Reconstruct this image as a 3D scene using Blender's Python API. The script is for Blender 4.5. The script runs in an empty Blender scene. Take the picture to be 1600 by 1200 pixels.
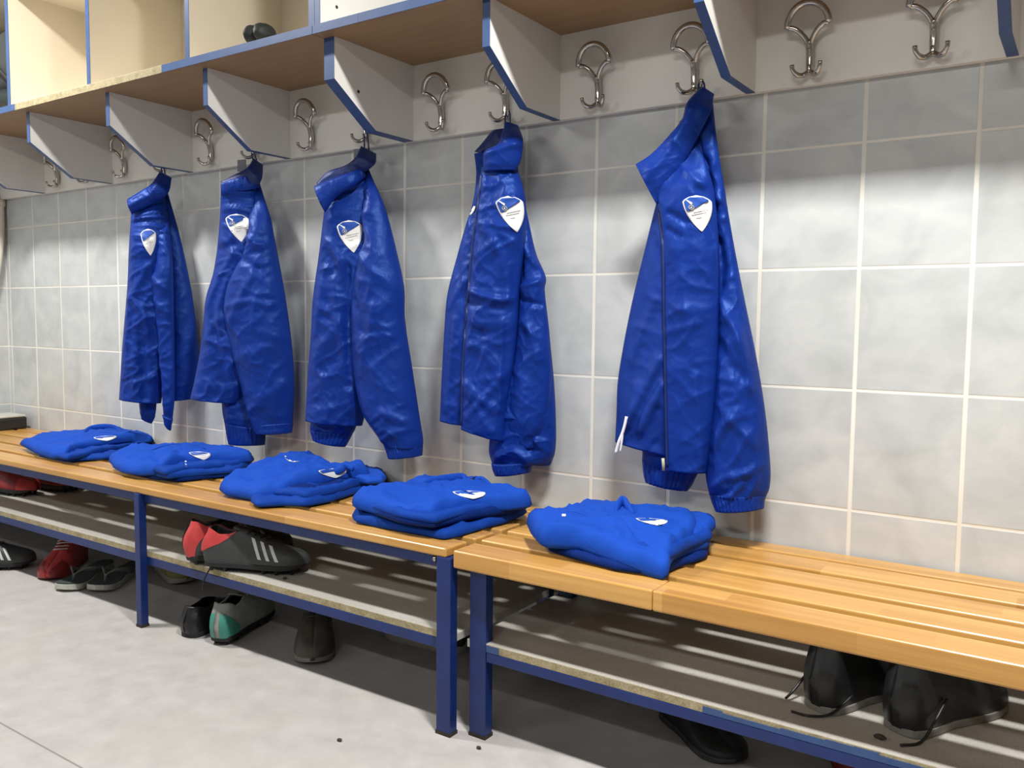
import bpy, bmesh, math, random
from mathutils import Vector, noise as mnoise
from mathutils.bvhtree import BVHTree

# ------------------------------------------------------------------ camera, light, exposure
sc = bpy.context.scene
COL = sc.collection
F = 1339.31
CAM = Vector((0.2015, -1.8518, 0.8902))
YAW, PIT, ROL = 0.5968, -0.0760, 0.0099

def cam_axes():
    cy, sy, cp, sp = math.cos(YAW), math.sin(YAW), math.cos(PIT), math.sin(PIT)
    f = Vector((-sy*cp, cy*cp, sp)); r = Vector((cy, sy, 0)); u = r.cross(f)
    cr, sr = math.cos(ROL), math.sin(ROL)
    return r*cr + u*sr, u*cr - r*sr, f
CR, CU, CF = cam_axes()

cam_data = bpy.data.cameras.new('camera')
cam = bpy.data.objects.new('camera', cam_data); COL.objects.link(cam)
cam_data.sensor_fit = 'HORIZONTAL'; cam_data.sensor_width = 36.0
cam_data.lens = F*36.0/1600.0
cam_data.clip_start = 0.02
from mathutils import Matrix
cam.matrix_world = Matrix(((CR.x, CU.x, -CF.x, CAM.x), (CR.y, CU.y, -CF.y, CAM.y), (CR.z, CU.z, -CF.z, CAM.z), (0, 0, 0, 1)))
sc.camera = cam

sc.view_settings.view_transform = 'Standard'
sc.view_settings.look = 'None'
sc.view_settings.gamma = 1.0
sc.view_settings.use_curve_mapping = False
sc.cycles.diffuse_bounces = 2
sc.view_settings.exposure = 1.10

world = bpy.data.worlds.new('world'); sc.world = world
world.use_nodes = True
world.node_tree.nodes['Background'].inputs[0].default_value = (0.8, 0.85, 0.9, 1)
world.node_tree.nodes['Background'].inputs[1].default_value = 0.02

LAMPZ = 2.40
def tube_lamp(x, y, power, lx=0.36, ly=0.12, color=(1.0, 0.985, 0.95)):
    d = bpy.data.lights.new('tube_light', 'AREA'); d.shape = 'RECTANGLE'
    d.size = lx; d.size_y = ly; d.energy = power; d.color = color
    o = bpy.data.objects.new('tube_light', d); COL.objects.link(o)
    o.location = (x, y, LAMPZ)
    return o
LAMPS = [(-2.70, -1.05, 24, 0.36, 0.12), (0.0, -1.05, 32, 0.36, 0.12), (-2.5, -3.40, 17, 1.2, 0.30), (0.1, -3.40, 25, 1.2, 0.30)]
for lx_, ly_, pw_, sx_, sy_ in LAMPS:
    tube_lamp(lx_, ly_, pw_, sx_, sy_)

# ------------------------------------------------------------------ pixel helpers (photograph frame 1600x1200)
def ray(px, py):
    return CF + CR*((px-800)/F) + CU*((600-py)/F)
def at(px, py, ax, val):
    d = ray(px, py); t = (val-CAM[ax])/d[ax]
    return CAM + d*t
def proj(p):
    d = p-CAM; z = d.dot(CF)
    return (800+F*d.dot(CR)/z, 600-F*d.dot(CU)/z)

# ------------------------------------------------------------------ materials
def new_mat(name):
    m = bpy.data.materials.new(name); m.use_nodes = True
    nt = m.node_tree; b = nt.nodes['Principled BSDF']
    return m, nt, b
def setin(b, **kw):
    for k, v in kw.items():
        k = k.replace('_', ' ')
        if k in b.inputs:
            b.inputs[k].default_value = v
def col4(c): return (c[0], c[1], c[2], 1)
def ramp(nt, fac, stops):
    r = nt.nodes.new('ShaderNodeValToRGB')
    els = r.color_ramp.elements
    while len(els) < len(stops): els.new(0.5)
    for e, (p, c) in zip(els, stops):
        e.position = p; e.color = col4(c)
    nt.links.new(fac, r.inputs[0])
    return r.outputs[0]
def math_n(nt, op, a, b=None, c=None):
    n = nt.nodes.new('ShaderNodeMath'); n.operation = op
    for i, v in enumerate((a, b, c)):
        if v is None: continue
        if isinstance(v, (int, float)): n.inputs[i].default_value = v
        else: nt.links.new(v, n.inputs[i])
    return n.outputs[0]
def noise_n(nt, vec, scale, detail=3, rough=0.55, dist=0.0):
    n = nt.nodes.new('ShaderNodeTexNoise'); n.inputs['Scale'].default_value = scale
    n.inputs['Detail'].default_value = detail; n.inputs['Roughness'].default_value = rough
    n.inputs['Distortion'].default_value = dist
    if vec is not None: nt.links.new(vec, n.inputs['Vector'])
    return n.outputs[0]
def mapping(nt, vec, scale=(1, 1, 1), rot=(0, 0, 0)):
    n = nt.nodes.new('ShaderNodeMapping'); n.inputs['Scale'].default_value = scale; n.inputs['Rotation'].default_value = rot
    nt.links.new(vec, n.inputs['Vector']); return n.outputs[0]
def pos_n(nt): return nt.nodes.new('ShaderNodeNewGeometry').outputs['Position']
def obj_n(nt): return nt.nodes.new('ShaderNodeTexCoord').outputs['Object']
def mixc(nt, fac, a, b):
    n = nt.nodes.new('ShaderNodeMix'); n.data_type = 'RGBA'
    for sock, v in ((n.inputs[0], fac), (n.inputs[6], a), (n.inputs[7], b)):
        if isinstance(v, (int, float)): sock.default_value = v
        elif isinstance(v, tuple): sock.default_value = col4(v)
        else: nt.links.new(v, sock)
    return n.outputs[2]
def bump_n(nt, b, h, strength=0.2, dist=0.01):
    n = nt.nodes.new('ShaderNodeBump'); n.inputs['Strength'].default_value = strength; n.inputs['Distance'].default_value = dist
    nt.links.new(h, n.inputs['Height']); nt.links.new(n.outputs[0], b.inputs['Normal'])

def simple(name, c, rough=0.5, metallic=0.0, var=0.10, scale=30, bump=0.0, spec=0.5, sheen=0.0):
    m, nt, b = new_mat(name)
    p = obj_n(nt)
    f = noise_n(nt, p, scale, 3)
    lo = tuple(max(0, x*(1-var)) for x in c); hi = tuple(min(1, x*(1+var)) for x in c)
    nt.links.new(ramp(nt, f, [(0.3, lo), (0.7, hi)]), b.inputs['Base Color'])
    setin(b, Roughness=rough, Metallic=metallic, Specular_IOR_Level=spec, Sheen_Weight=sheen)
    if bump: bump_n(nt, b, f, bump, 0.004)
    return m

def tile_mat(name, axis):
    m, nt, b = new_mat(name)
    p = pos_n(nt)
    s = nt.nodes.new('ShaderNodeSeparateXYZ'); nt.links.new(p, s.inputs[0])
    u = math_n(nt, 'DIVIDE', s.outputs[axis], 0.204)
    v = math_n(nt, 'DIVIDE', math_n(nt, 'SUBTRACT', s.outputs[2], 0.5), 0.2505)
    du = math_n(nt, 'MULTIPLY', math_n(nt, 'ABSOLUTE', math_n(nt, 'SUBTRACT', u, math_n(nt, 'ROUND', u))), 0.204)
    dv = math_n(nt, 'MULTIPLY', math_n(nt, 'ABSOLUTE', math_n(nt, 'SUBTRACT', v, math_n(nt, 'ROUND', v))), 0.2505)
    def mr(x, a, bb):
        n = nt.nodes.new('ShaderNodeMapRange'); n.interpolation_type = 'SMOOTHSTEP'
        nt.links.new(x, n.inputs[0]); n.inputs[1].default_value = a; n.inputs[2].default_value = bb
        n.inputs[3].default_value = 1; n.inputs[4].default_value = 0
        return n.outputs[0]
    g = math_n(nt, 'MAXIMUM', mr(du, 0.0028, 0.0055), mr(dv, 0.0015, 0.0040))
    cx = nt.nodes.new('ShaderNodeCombineXYZ')
    nt.links.new(math_n(nt, 'FLOOR', u), cx.inputs[0]); nt.links.new(math_n(nt, 'FLOOR', v), cx.inputs[1])
    wn = nt.nodes.new('ShaderNodeTexWhiteNoise'); wn.noise_dimensions = '2D'; nt.links.new(cx.outputs[0], wn.inputs['Vector'])
    off = nt.nodes.new('ShaderNodeVectorMath'); off.operation = 'MULTIPLY_ADD'
    nt.links.new(wn.outputs['Color'], off.inputs[0]); off.inputs[1].default_value = (7, 7, 7); nt.links.new(p, off.inputs[2])
    n1 = noise_n(nt, mapping(nt, off.outputs[0], (9, 9, 9), (0, 0.6, 0)), 1.0, 4, 0.55, 0.8)
    n2 = noise_n(nt, mapping(nt, off.outputs[0], (6, 6, 15), (0, 0.75, 0)), 1.0, 5, 0.6, 0.5)
    tone = math_n(nt, 'ADD', math_n(nt, 'MULTIPLY', n1, 0.6), math_n(nt, 'MULTIPLY', n2, 0.4))
    tc = ramp(nt, tone, [(0.33, (0.455, 0.485, 0.50)), (0.5, (0.545, 0.575, 0.59)), (0.66, (0.63, 0.65, 0.655))])
    # a dirtier beige cast near the bench
    dn = noise_n(nt, p, 2.2, 3)
    tc = mixc(nt, math_n(nt, 'MULTIPLY', dn, 0.25), tc, (0.56, 0.53, 0.45))
    gc = ramp(nt, noise_n(nt, p, 3.0, 3), [(0.3, (0.70, 0.67, 0.58)), (0.6, (0.86, 0.84, 0.78))])
    nt.links.new(mixc(nt, g, tc, gc), b.inputs['Base Color'])
    setin(b, Specular_IOR_Level=0.45)
    nt.links.new(math_n(nt, 'ADD', math_n(nt, 'MULTIPLY', g, 0.45), 0.30), b.inputs['Roughness'])
    h = math_n(nt, 'SUBTRACT', math_n(nt, 'MULTIPLY', n2, 0.15), g)
    bump_n(nt, b, h, 0.35, 0.0025)
    return m

def wood_mat():
    m, nt, b = new_mat('varnished beech')
    p = pos_n(nt)
    oi = nt.nodes.new('ShaderNodeObjectInfo')
    # finger-jointed blocks along the slat
    s = nt.nodes.new('ShaderNodeSeparateXYZ'); nt.links.new(p, s.inputs[0])
    strip = math_n(nt, 'FLOOR', math_n(nt, 'DIVIDE', s.outputs[1], 0.040))
    wn1 = nt.nodes.new('ShaderNodeTexWhiteNoise'); wn1.noise_dimensions = '1D'; nt.links.new(strip, wn1.inputs['W'])
    blk = math_n(nt, 'FLOOR', math_n(nt, 'DIVIDE', math_n(nt, 'ADD', s.outputs[0], math_n(nt, 'MULTIPLY', wn1.outputs[0], 3.0)), 0.33))
    cx = nt.nodes.new('ShaderNodeCombineXYZ'); nt.links.new(blk, cx.inputs[0]); nt.links.new(strip, cx.inputs[1])
    wn = nt.nodes.new('ShaderNodeTexWhiteNoise'); wn.noise_dimensions = '2D'; nt.links.new(cx.outputs[0], wn.inputs['Vector'])
    c1 = ramp(nt, wn.outputs[0], [(0.0, (0.52, 0.270, 0.066)), (0.5, (0.60, 0.325, 0.086)), (1.0, (0.66, 0.375, 0.108))])
    g = noise_n(nt, mapping(nt, p, (2.0, 55, 55)), 1.0, 5, 0.6, 0.4)
    g2 = noise_n(nt, mapping(nt, p, (9.0, 260, 260)), 1.0, 2, 0.5)
    grain = ramp(nt, math_n(nt, 'ADD', math_n(nt, 'MULTIPLY', g, 0.75), math_n(nt, 'MULTIPLY', g2, 0.25)), [(0.3, (0.80, 0.74, 0.64)), (0.65, (1.06, 1.06, 1.08))])
    mx = nt.nodes.new('ShaderNodeMix'); mx.data_type = 'RGBA'; mx.blend_type = 'MULTIPLY'; mx.inputs[0].default_value = 1.0
    nt.links.new(c1, mx.inputs[6]); nt.links.new(grain, mx.inputs[7])
    nt.links.new(mx.outputs[2], b.inputs['Base Color'])
    setin(b, Roughness=0.33, Specular_IOR_Level=0.5, Coat_Weight=0.25, Coat_Roughness=0.18)
    bump_n(nt, b, g, 0.06, 0.002)
    return m

def floor_mat():
    m, nt, b = new_mat('mottled grey vinyl')
    p = pos_n(nt)
    n1 = noise_n(nt, p, 14, 5, 0.6)
    n2 = noise_n(nt, p, 3.0, 4, 0.6, 0.4)
    c = ramp(nt, n1, [(0.3, (0.46, 0.435, 0.43)), (0.7, (0.57, 0.545, 0.54))])
    c = mixc(nt, ramp(nt, n2, [(0.45, (0, 0, 0)), (0.75, (0.55, 0.55, 0.55))]), c, (0.53, 0.50, 0.435))
    sp = noise_n(nt, p, 140, 2)
    c = mixc(nt, ramp(nt, sp, [(0.70, (0, 0, 0)), (0.78, (0.4, 0.4, 0.4))]), c, (0.38, 0.35, 0.33))
    s = nt.nodes.new('ShaderNodeSeparateXYZ'); nt.links.new(p, s.inputs[0])
    d = math_n(nt, 'ABSOLUTE', math_n(nt, 'ADD', s.outputs[1], 0.98))
    seam = math_n(nt, 'LESS_THAN', d, 0.0022)
    c = mixc(nt, math_n(nt, 'MULTIPLY', seam, 0.7), c, (0.20, 0.18, 0.17))
    nt.links.new(c, b.inputs['Base Color'])
    setin(b, Roughness=0.45, Specular_IOR_Level=0.35)
    bump_n(nt, b, n1, 0.08, 0.003)
    return m

def nylon_mat():
    m, nt, b = new_mat('royal blue nylon')
    p = obj_n(nt)
    f = noise_n(nt, p, 7, 3)
    nt.links.new(ramp(nt, f, [(0.3, (0.0042, 0.023, 0.200)), (0.7, (0.0054, 0.030, 0.245))]), b.inputs['Base Color'])
    setin(b, Roughness=0.46, Specular_IOR_Level=0.55, Sheen_Weight=0.0)
    b.inputs['Specular Tint'].default_value = (0.22, 0.42, 1, 1)
    n1 = noise_n(nt, mapping(nt, p, (1, 1, 0.6)), 34, 4, 0.6, 0.8)
    n2 = noise_n(nt, mapping(nt, p, (1.4, 1, 0.4), (0, 0.5, 0)), 14, 3, 0.55, 1.0)
    n3 = noise_n(nt, p, 110, 2, 0.5)
    bump_n(nt, b, math_n(nt, 'ADD', math_n(nt, 'ADD', math_n(nt, 'MULTIPLY', n1, 0.45), math_n(nt, 'MULTIPLY', n3, 0.10)), math_n(nt, 'MULTIPLY', n2, 0.6)), 0.35, 0.009)
    return m
def fleece_mat(name, c, lo=0.9):
    m, nt, b = new_mat(name)
    p = obj_n(nt)
    f = noise_n(nt, p, 12, 3)
    nt.links.new(ramp(nt, f, [(0.3, tuple(x*lo for x in c)), (0.7, c)]), b.inputs['Base Color'])
    setin(b, Roughness=0.75, Specular_IOR_Level=0.25, Sheen_Weight=0.0)
    b.inputs['Specular Tint'].default_value = (0.3, 0.5, 1, 1)
    b.inputs['Sheen Tint'].default_value = (0.3, 0.5, 1, 1)
    n1 = noise_n(nt, p, 600, 2)
    n2 = noise_n(nt, p, 22, 3)
    bump_n(nt, b, math_n(nt, 'ADD', math_n(nt, 'MULTIPLY', n1, 0.06), n2), 0.45, 0.008)
    return m

def melamine_dirty():
    m, nt, b = new_mat('grey speckled melamine')
    p = pos_n(nt)
    n1 = noise_n(nt, p, 260, 2); n2 = noise_n(nt, mapping(nt, p, (3, 9, 9)), 1.0, 4, 0.6)
    c = ramp(nt, n2, [(0.3, (0.40, 0.385, 0.345)), (0.7, (0.54, 0.525, 0.48))])
    c = mixc(nt, ramp(nt, n1, [(0.55, (0, 0, 0)), (0.66, (0.5, 0.5, 0.5))]), c, (0.30, 0.285, 0.25))
    nt.links.new(c, b.inputs['Base Color']); setin(b, Roughness=0.42)
    return m
def chipboard():
    m, nt, b = new_mat('raw chipboard edge')
    p = pos_n(nt)
    n1 = noise_n(nt, p, 260, 4, 0.7); n2 = noise_n(nt, p, 40, 3)
    c = ramp(nt, math_n(nt, 'ADD', math_n(nt, 'MULTIPLY', n1, 0.6), math_n(nt, 'MULTIPLY', n2, 0.4)), [(0.35, (0.21, 0.165, 0.085)), (0.5, (0.36, 0.30, 0.175)), (0.66, (0.50, 0.43, 0.28))])
    nt.links.new(c, b.inputs['Base Color']); setin(b, Roughness=0.85)
    bump_n(nt, b, n1, 0.5, 0.002)
    return m
def laminate_brown():
    m, nt, b = new_mat('beech laminate')
    p = pos_n(nt)
    n = noise_n(nt, mapping(nt, p, (3, 40, 40)), 1.0, 4)
    nt.links.new(ramp(nt, n, [(0.3, (0.30, 0.175, 0.075)), (0.7, (0.36, 0.215, 0.098))]), b.inputs['Base Color'])
    setin(b, Roughness=0.4)
    return m

M = {}
M['tile_x'] = tile_mat('marbled grey wall tile', 0)
M['tile_y'] = tile_mat('marbled grey wall tile side', 1)
M['wood'] = wood_mat()
M['floor'] = floor_mat()
M['plaster'] = simple('beige plaster', (0.17, 0.165, 0.155), 0.9, var=0.04, scale=5)
M['ceil'] = simple('ceiling paint', (0.28, 0.275, 0.265), 0.9, var=0.03, scale=4)
M['bluepaint'] = simple('blue painted steel', (0.006, 0.024, 0.135), 0.38, var=0.16, scale=22, bump=0.05)
M['bluedge'] = simple('blue edge banding', (0.034, 0.080, 0.215), 0.42, var=0.10, scale=25)
M['white'] = simple('white melamine', (0.86, 0.85, 0.80), 0.42, var=0.04, scale=6)
M['cream'] = simple('cream melamine', (0.80, 0.71, 0.56), 0.45, var=0.03, scale=5)
M['laminate'] = laminate_brown()
M['shelf'] = melamine_dirty()
M['chip'] = chipboard()
M['chrome'] = simple('chrome', (0.50, 0.475, 0.45), 0.16, 1.0, var=0.12, scale=60)
M['darkhole'] = simple('dark hole', (0.03, 0.025, 0.02), 0.8)
M['nylon'] = nylon_mat()
M['nylon_in'] = simple('blue mesh lining', (0.004, 0.030, 0.23), 0.6, var=0.12, scale=40, spec=0.2)
M['nylon_dk'] = simple('navy collar lining', (0.006, 0.022, 0.14), 0.5, var=0.15, scale=30)
M['zip'] = simple('navy zip tape', (0.004, 0.016, 0.11), 0.45)
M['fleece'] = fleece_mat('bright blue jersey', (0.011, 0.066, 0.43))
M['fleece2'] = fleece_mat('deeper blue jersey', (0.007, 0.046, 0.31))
M['fleece_dk'] = fleece_mat('shaded navy jersey', (0.003, 0.018, 0.14))  # jersey copy darkened to carry the shade under and between folds
M['cwhite'] = simple('white crest', (0.84, 0.83, 0.80), 0.6, var=0.02)
M['cblue'] = simple('crest blue', (0.012, 0.075, 0.42), 0.5, var=0.05)
M['cgold'] = simple('crest gold', (0.42, 0.42, 0.30), 0.5, var=0.1)
M['cgrey'] = simple('crest lettering', (0.66, 0.65, 0.64), 0.6)
M['tagclear'] = simple('grey loop tag', (0.17, 0.18, 0.24), 0.35)
M['cord'] = simple('white drawcord', (0.80, 0.80, 0.82), 0.7)
M['black'] = simple('black leather', (0.012, 0.013, 0.014), 0.38, var=0.25, scale=40, bump=0.15)
M['blackmat'] = simple('black rubber', (0.012, 0.012, 0.013), 0.7)
M['dkgrey'] = simple('dark grey synthetic', (0.040, 0.044, 0.044), 0.55, var=0.15, scale=50, bump=0.1)
M['red'] = simple('coral red synthetic', (0.52, 0.050, 0.050), 0.45, var=0.15, scale=30)
M['dkred'] = simple('dark red synthetic', (0.26, 0.020, 0.022), 0.4, var=0.2, scale=30)
M['stripe'] = simple('silver white stripe', (0.62, 0.62, 0.62), 0.45, var=0.05)
M['grey'] = simple('grey synthetic', (0.30, 0.31, 0.29), 0.5, var=0.12, scale=40, bump=0.08)
M['teal'] = simple('teal panel', (0.050, 0.26, 0.20), 0.45, var=0.12, scale=30)
M['flip'] = simple('grey green foam', (0.17, 0.20, 0.18), 0.7, var=0.12, scale=60)
M['flipdk'] = simple('dark footbed', (0.045, 0.060, 0.058), 0.7, var=0.2, scale=40)
M['flipwh'] = simple('pale foam sole', (0.50, 0.50, 0.45), 0.7, var=0.1)
M['brown'] = simple('worn grey brown leather', (0.060, 0.052, 0.042), 0.55, var=0.3, scale=40, bump=0.2)
M['solegrey'] = simple('grey rubber sole', (0.22, 0.21, 0.19), 0.7, var=0.15)
M['yellow'] = simple('yellow green mesh', (0.30, 0.30, 0.10), 0.6, var=0.3, scale=30)
M['pipe'] = simple('cream plastic pipe', (0.66, 0.62, 0.52), 0.5, var=0.05)
M['rustfoot'] = simple('rusty dark foot', (0.035, 0.024, 0.016), 0.8, var=0.4, scale=60)
M['clearbag'] = simple('dark bag cloth', (0.010, 0.015, 0.014), 0.6, var=0.3, scale=12, bump=0.3)
M['debris'] = simple('dirt crumb', (0.05, 0.045, 0.04), 0.9)

# ------------------------------------------------------------------ object helpers
def tag(o, label=None, cat=None, group=None, kind=None):
    if label: o['label'] = label
    if cat: o['category'] = cat
    if group: o['group'] = group
    if kind: o['kind'] = kind
    return o
def empty(name, loc, rz=0.0, label=None, cat=None, group=None):
    o = bpy.data.objects.new(name, None); COL.objects.link(o)
    o.location = loc; o.rotation_euler = (0, 0, rz); o.empty_display_size = 0.05
    return tag(o, label, cat, group)
ROOTLOC = {}
def offset_of(parent):
    v = Vector((0, 0, 0)); p = parent
    while p is not None:
        v += p.location; p = p.parent
    return v
def link(name, verts, faces, mat, parent=None, smooth=True, local=False, autosmooth=None):
    """verts in world coordinates unless local"""
    off = Vector((0, 0, 0)) if (local or parent is None) else offset_of(parent)
    me = bpy.data.meshes.new(name)
    me.from_pydata([Vector(v)-off for v in verts], [], faces); me.update()
    bm = bmesh.new(); bm.from_mesh(me); bmesh.ops.recalc_face_normals(bm, faces=bm.faces); bm.to_mesh(me); bm.free()
    if smooth:
        me.polygons.foreach_set('use_smooth', [True]*len(me.polygons))
    o = bpy.data.objects.new(name, me); COL.objects.link(o)
    if mat is not None: me.materials.append(mat)
    if parent is not None: o.parent = parent
    if autosmooth is not None:
        try: me.set_sharp_from_angle(angle=autosmooth)
        except Exception: pass
    return o
def bevel(o, w, seg=2):
    md = o.modifiers.new('bevel', 'BEVEL'); md.width = w; md.segments = seg; md.limit_method = 'ANGLE'
    return o
class MB:
    def __init__(s): s.v = []; s.f = []
    def box(s, x0, x1, y0, y1, z0, z1):
        b = len(s.v)
        s.v += [(x, y, z) for z in (z0, z1) for y in (y0, y1) for x in (x0, x1)]
        s.f += [tuple(b+i for i in q) for q in ((0, 2, 3, 1), (4, 5, 7, 6), (0, 1, 5, 4), (2, 6, 7, 3), (0, 4, 6, 2), (1, 3, 7, 5))]
        return s
    def prism_x(s, yz, x0, x1):
        b = len(s.v); n = len(yz)
        s.v += [(x0, y, z) for y, z in yz]+[(x1, y, z) for y, z in yz]
        s.f.append(tuple(b+i for i in range(n))); s.f.append(tuple(b+n+i for i in reversed(range(n))))
        for i in range(n): s.f.append((b+i, b+n+i, b+n+(i+1) % n, b+(i+1) % n))
        return s
    def tube(s, pts, r, n=8, flat=1.0, cap=True):
        b = len(s.v); pts = [Vector(p) for p in pts]; m = len(pts)
        rr = r if isinstance(r, (list, tuple)) else [r]*m
        ref = None
        for i, p in enumerate(pts):
            t = (pts[min(i+1, m-1)]-pts[max(i-1, 0)]).normalized()
            if ref is None:
                ref = Vector((0, 0, 1)) if abs(t.z) < 0.9 else Vector((1, 0, 0))
                ref = (ref-t*ref.dot(t)).normalized()
            else:
                ref = (ref-t*ref.dot(t))
                ref = ref.normalized() if ref.length > 1e-6 else Vector((1, 0, 0))
            bi = t.cross(ref)
            for k in range(n):
                a = 2*math.pi*k/n
                s.v.append(tuple(p+ref*(math.cos(a)*rr[i])+bi*(math.sin(a)*rr[i]*flat)))
        for i in range(m-1):
            for k in range(n):
                s.f.append((b+i*n+k, b+i*n+(k+1) % n, b+(i+1)*n+(k+1) % n, b+(i+1)*n+k))
        if cap:
            s.f.append(tuple(b+k for k in reversed(range(n)))); s.f.append(tuple(b+(m-1)*n+k for k in range(n)))
        return s
    def build(s, name, mat, parent=None, smooth=False, local=False, bev=None):
        o = link(name, s.v, s.f, mat, parent, smooth, local)
        if bev: bevel(o, bev)
        return o
def box(name, x0, x1, y0, y1, z0, z1, mat, parent=None, bev=None):
    return MB().box(x0, x1, y0, y1, z0, z1).build(name, mat, parent, bev=bev)
def catmull(pts, n):
    """resample a polyline (tuples of any dimension) to n points along a Catmull-Rom curve"""
    P = [Vector(p) if len(p) <= 4 else p for p in pts]
    if len(P) == 1: return [P[0]]*n
    L = [0.0]
    for a, b in zip(P, P[1:]): L.append(L[-1]+max(1e-6, (b-a).length))
    out = []; k = 0
    for i in range(n):
        t = L[-1]*i/(n-1)
        while k < len(P)-2 and t > L[k+1]: k += 1
        u = (t-L[k])/(L[k+1]-L[k]); u = min(1, max(0, u))
        p1, p2 = P[k], P[k+1]; p0 = P[k-1] if k else p1-(p2-p1); p3 = P[k+2] if k+2 < len(P) else p2+(p2-p1)
        h = L[k+1]-L[k]
        m1 = (p2-p0)*(h/(h+(L[k]-L[k-1] if k else h))); m2 = (p3-p1)*(h/(h+(L[k+2]-L[k+1] if k+2 < len(P) else h)))
        out.append(p1*(2*u**3-3*u**2+1)+m1*(u**3-2*u**2+u)+p2*(-2*u**3+3*u**2)+m2*(u**3-u**2))
    return out
def ss(a, b, x):
    t = min(1, max(0, (x-a)/(b-a))); return t*t*(3-2*t)

# ------------------------------------------------------------------ the setting
XL, XR, YF, HC = -3.70, 2.05, -6.6, 2.48
def struct(o): return tag(o, kind='structure')
struct(box('wall_back', XL-0.1, XR+0.1, 0, 0.1, -0.05, HC, M['tile_x']))
struct(box('wall_left', XL-0.1, XL, YF, 0.0, -0.05, HC, M['tile_y']))
struct(box('wall_right', XR, XR+0.1, YF, 0.0, -0.05, HC, M['plaster']))
struct(box('wall_front', XL-0.1, XR+0.1, YF-0.1, YF, -0.05, HC, M['plaster']))
struct(box('floor', XL-0.1, XR+0.1, YF-0.1, 0.1, -0.1, 0, M['floor']))
struct(box('ceiling', XL-0.1, XR+0.1, YF-0.1, 0.1, HC, HC+0.1, M['ceil']))

struct(box('added_light_blocker', XL, XR, -2.62, -2.50, 0.0, 1.74, M['plaster']))  # unseen wall added to keep far lamp light from under the benches

# ------------------------------------------------------------------ benches
BT = 0.407
SLATS = [(-0.465, -0.389), (-0.362, -0.288), (-0.262, -0.182), (-0.158, -0.080), (-0.066, -0.008)]
def slat(parent, x0, x1, y0, y1, z0, z1):
    o = box('seat_slat', x0, x1, y0, y1, z0, z1, M['wood'], parent)
    return bevel(o, 0.004, 3)
def leg(parent, x0, x1, y0, y1, z1):
    l = box('leg', x0, x1, y0, y1, 0.006, z1, M['bluepaint'], parent, bev=0.0015)
    box('foot_cap', x0-0.001, x1+0.001, y0-0.001, y1+0.001, 0, 0.008, M['rustfoot'], l)
    return l

bA = empty('slatted_bench', (-2.25, -0.24, 0), 0, 'long slatted wooden bench on blue steel frame, running left under the four left jackets', 'bench', 'slatted benches along the tiled wall')
for (y0, y1) in SLATS:
    slat(bA, -3.66, -0.905, y0, y1, BT-0.020, BT)
box('front_rail', -3.66, -0.930, -0.452, -0.430, BT-0.046, BT-0.020, M['bluepaint'], bA, 0.0015)
box('rear_rail', -3.66, -0.925, -0.075, -0.050, BT-0.046, BT-0.020, M['bluepaint'], bA, 0.0015)
for xa, xb, ya, yb in ((-0.929, -0.8915, -0.466, -0.441), (-2.030, -2.006, -0.470, -0.447), (-3.13, -3.105, -0.470, -0.447)):
    leg(bA, xa, xb, ya, yb, BT-0.020)
    leg(bA, xa, xb, -0.070, -0.046, BT-0.020)
    box('cross_bar', xa+0.002, xb-0.002, -0.447, -0.070, BT-0.045, BT-0.0205, M['bluepaint'], bA)
# bracket: dark socket at the right end of the front rail
bk = MB().box(-0.944, -0.910, -0.456, -0.430, BT-0.040, BT-0.0205).build('end_bracket', M['rustfoot'], bA, bev=0.002)
MB().tube([(-0.945, -0.455, BT-0.028), (-0.936, -0.459, BT-0.029)], 0.006, 8).build('bolt', M['chrome'], bk, True)
# shoe shelf
SZ = 0.220
sh = box('shoe_shelf', -3.66, -0.892, -0.446, -0.03, SZ-0.017, SZ, M['shelf'], bA, 0.001)
ed = MB().box(-3.66, -0.921, -0.4475, -0.4462, SZ-0.0165, SZ-0.001).build('raw_edge', M['chip'], sh)
box('shelf_rail', -3.66, -0.921, -0.4495, -0.424, SZ-0.040, SZ-0.0172, M['bluepaint'], bA, 0.0015)
box('shelf_rail', -3.66, -0.921, -0.070, -0.046, SZ-0.040, SZ-0.0172, M['bluepaint'], bA, 0.0015)

bB = empty('slatted_bench', (0.1, -0.24, 0), 0, 'slatted wooden bench at right with thick front plank, holding one folded shirt', 'bench', 'slatted benches along the tiled wall')
slat(bB, -0.886, -0.4335, -0.465, -0.389, BT-0.038, BT)
slat(bB, -0.4325, 1.10, -0.465, -0.389, BT-0.038, BT)
for (y0, y1) in SLATS[1:]:
    slat(bB, -0.890, 1.10, y0, y1, BT-0.020, BT)
for xa, xb in ((-0.866, -0.824), (0.98, 1.02)):
    leg(bB, xa, xb, -0.4315, -0.405, BT-0.038)
    leg(bB, xa, xb, -0.070, -0.046, BT-0.020)
    box('cross_bar', xa+0.002, xb-0.002, -0.405, -0.070, BT-0.046, BT-0.0205, M['bluepaint'], bB)
SB = 0.209
shB = box('shoe_shelf', -0.874, 1.05, -0.4295, -0.03, SB-0.017, SB, M['shelf'], bB, 0.001)
MB().box(-0.822, 1.05, -0.4308, -0.4297, SB-0.0165, SB-0.0008).build('raw_edge', M['chip'], shB)
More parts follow.
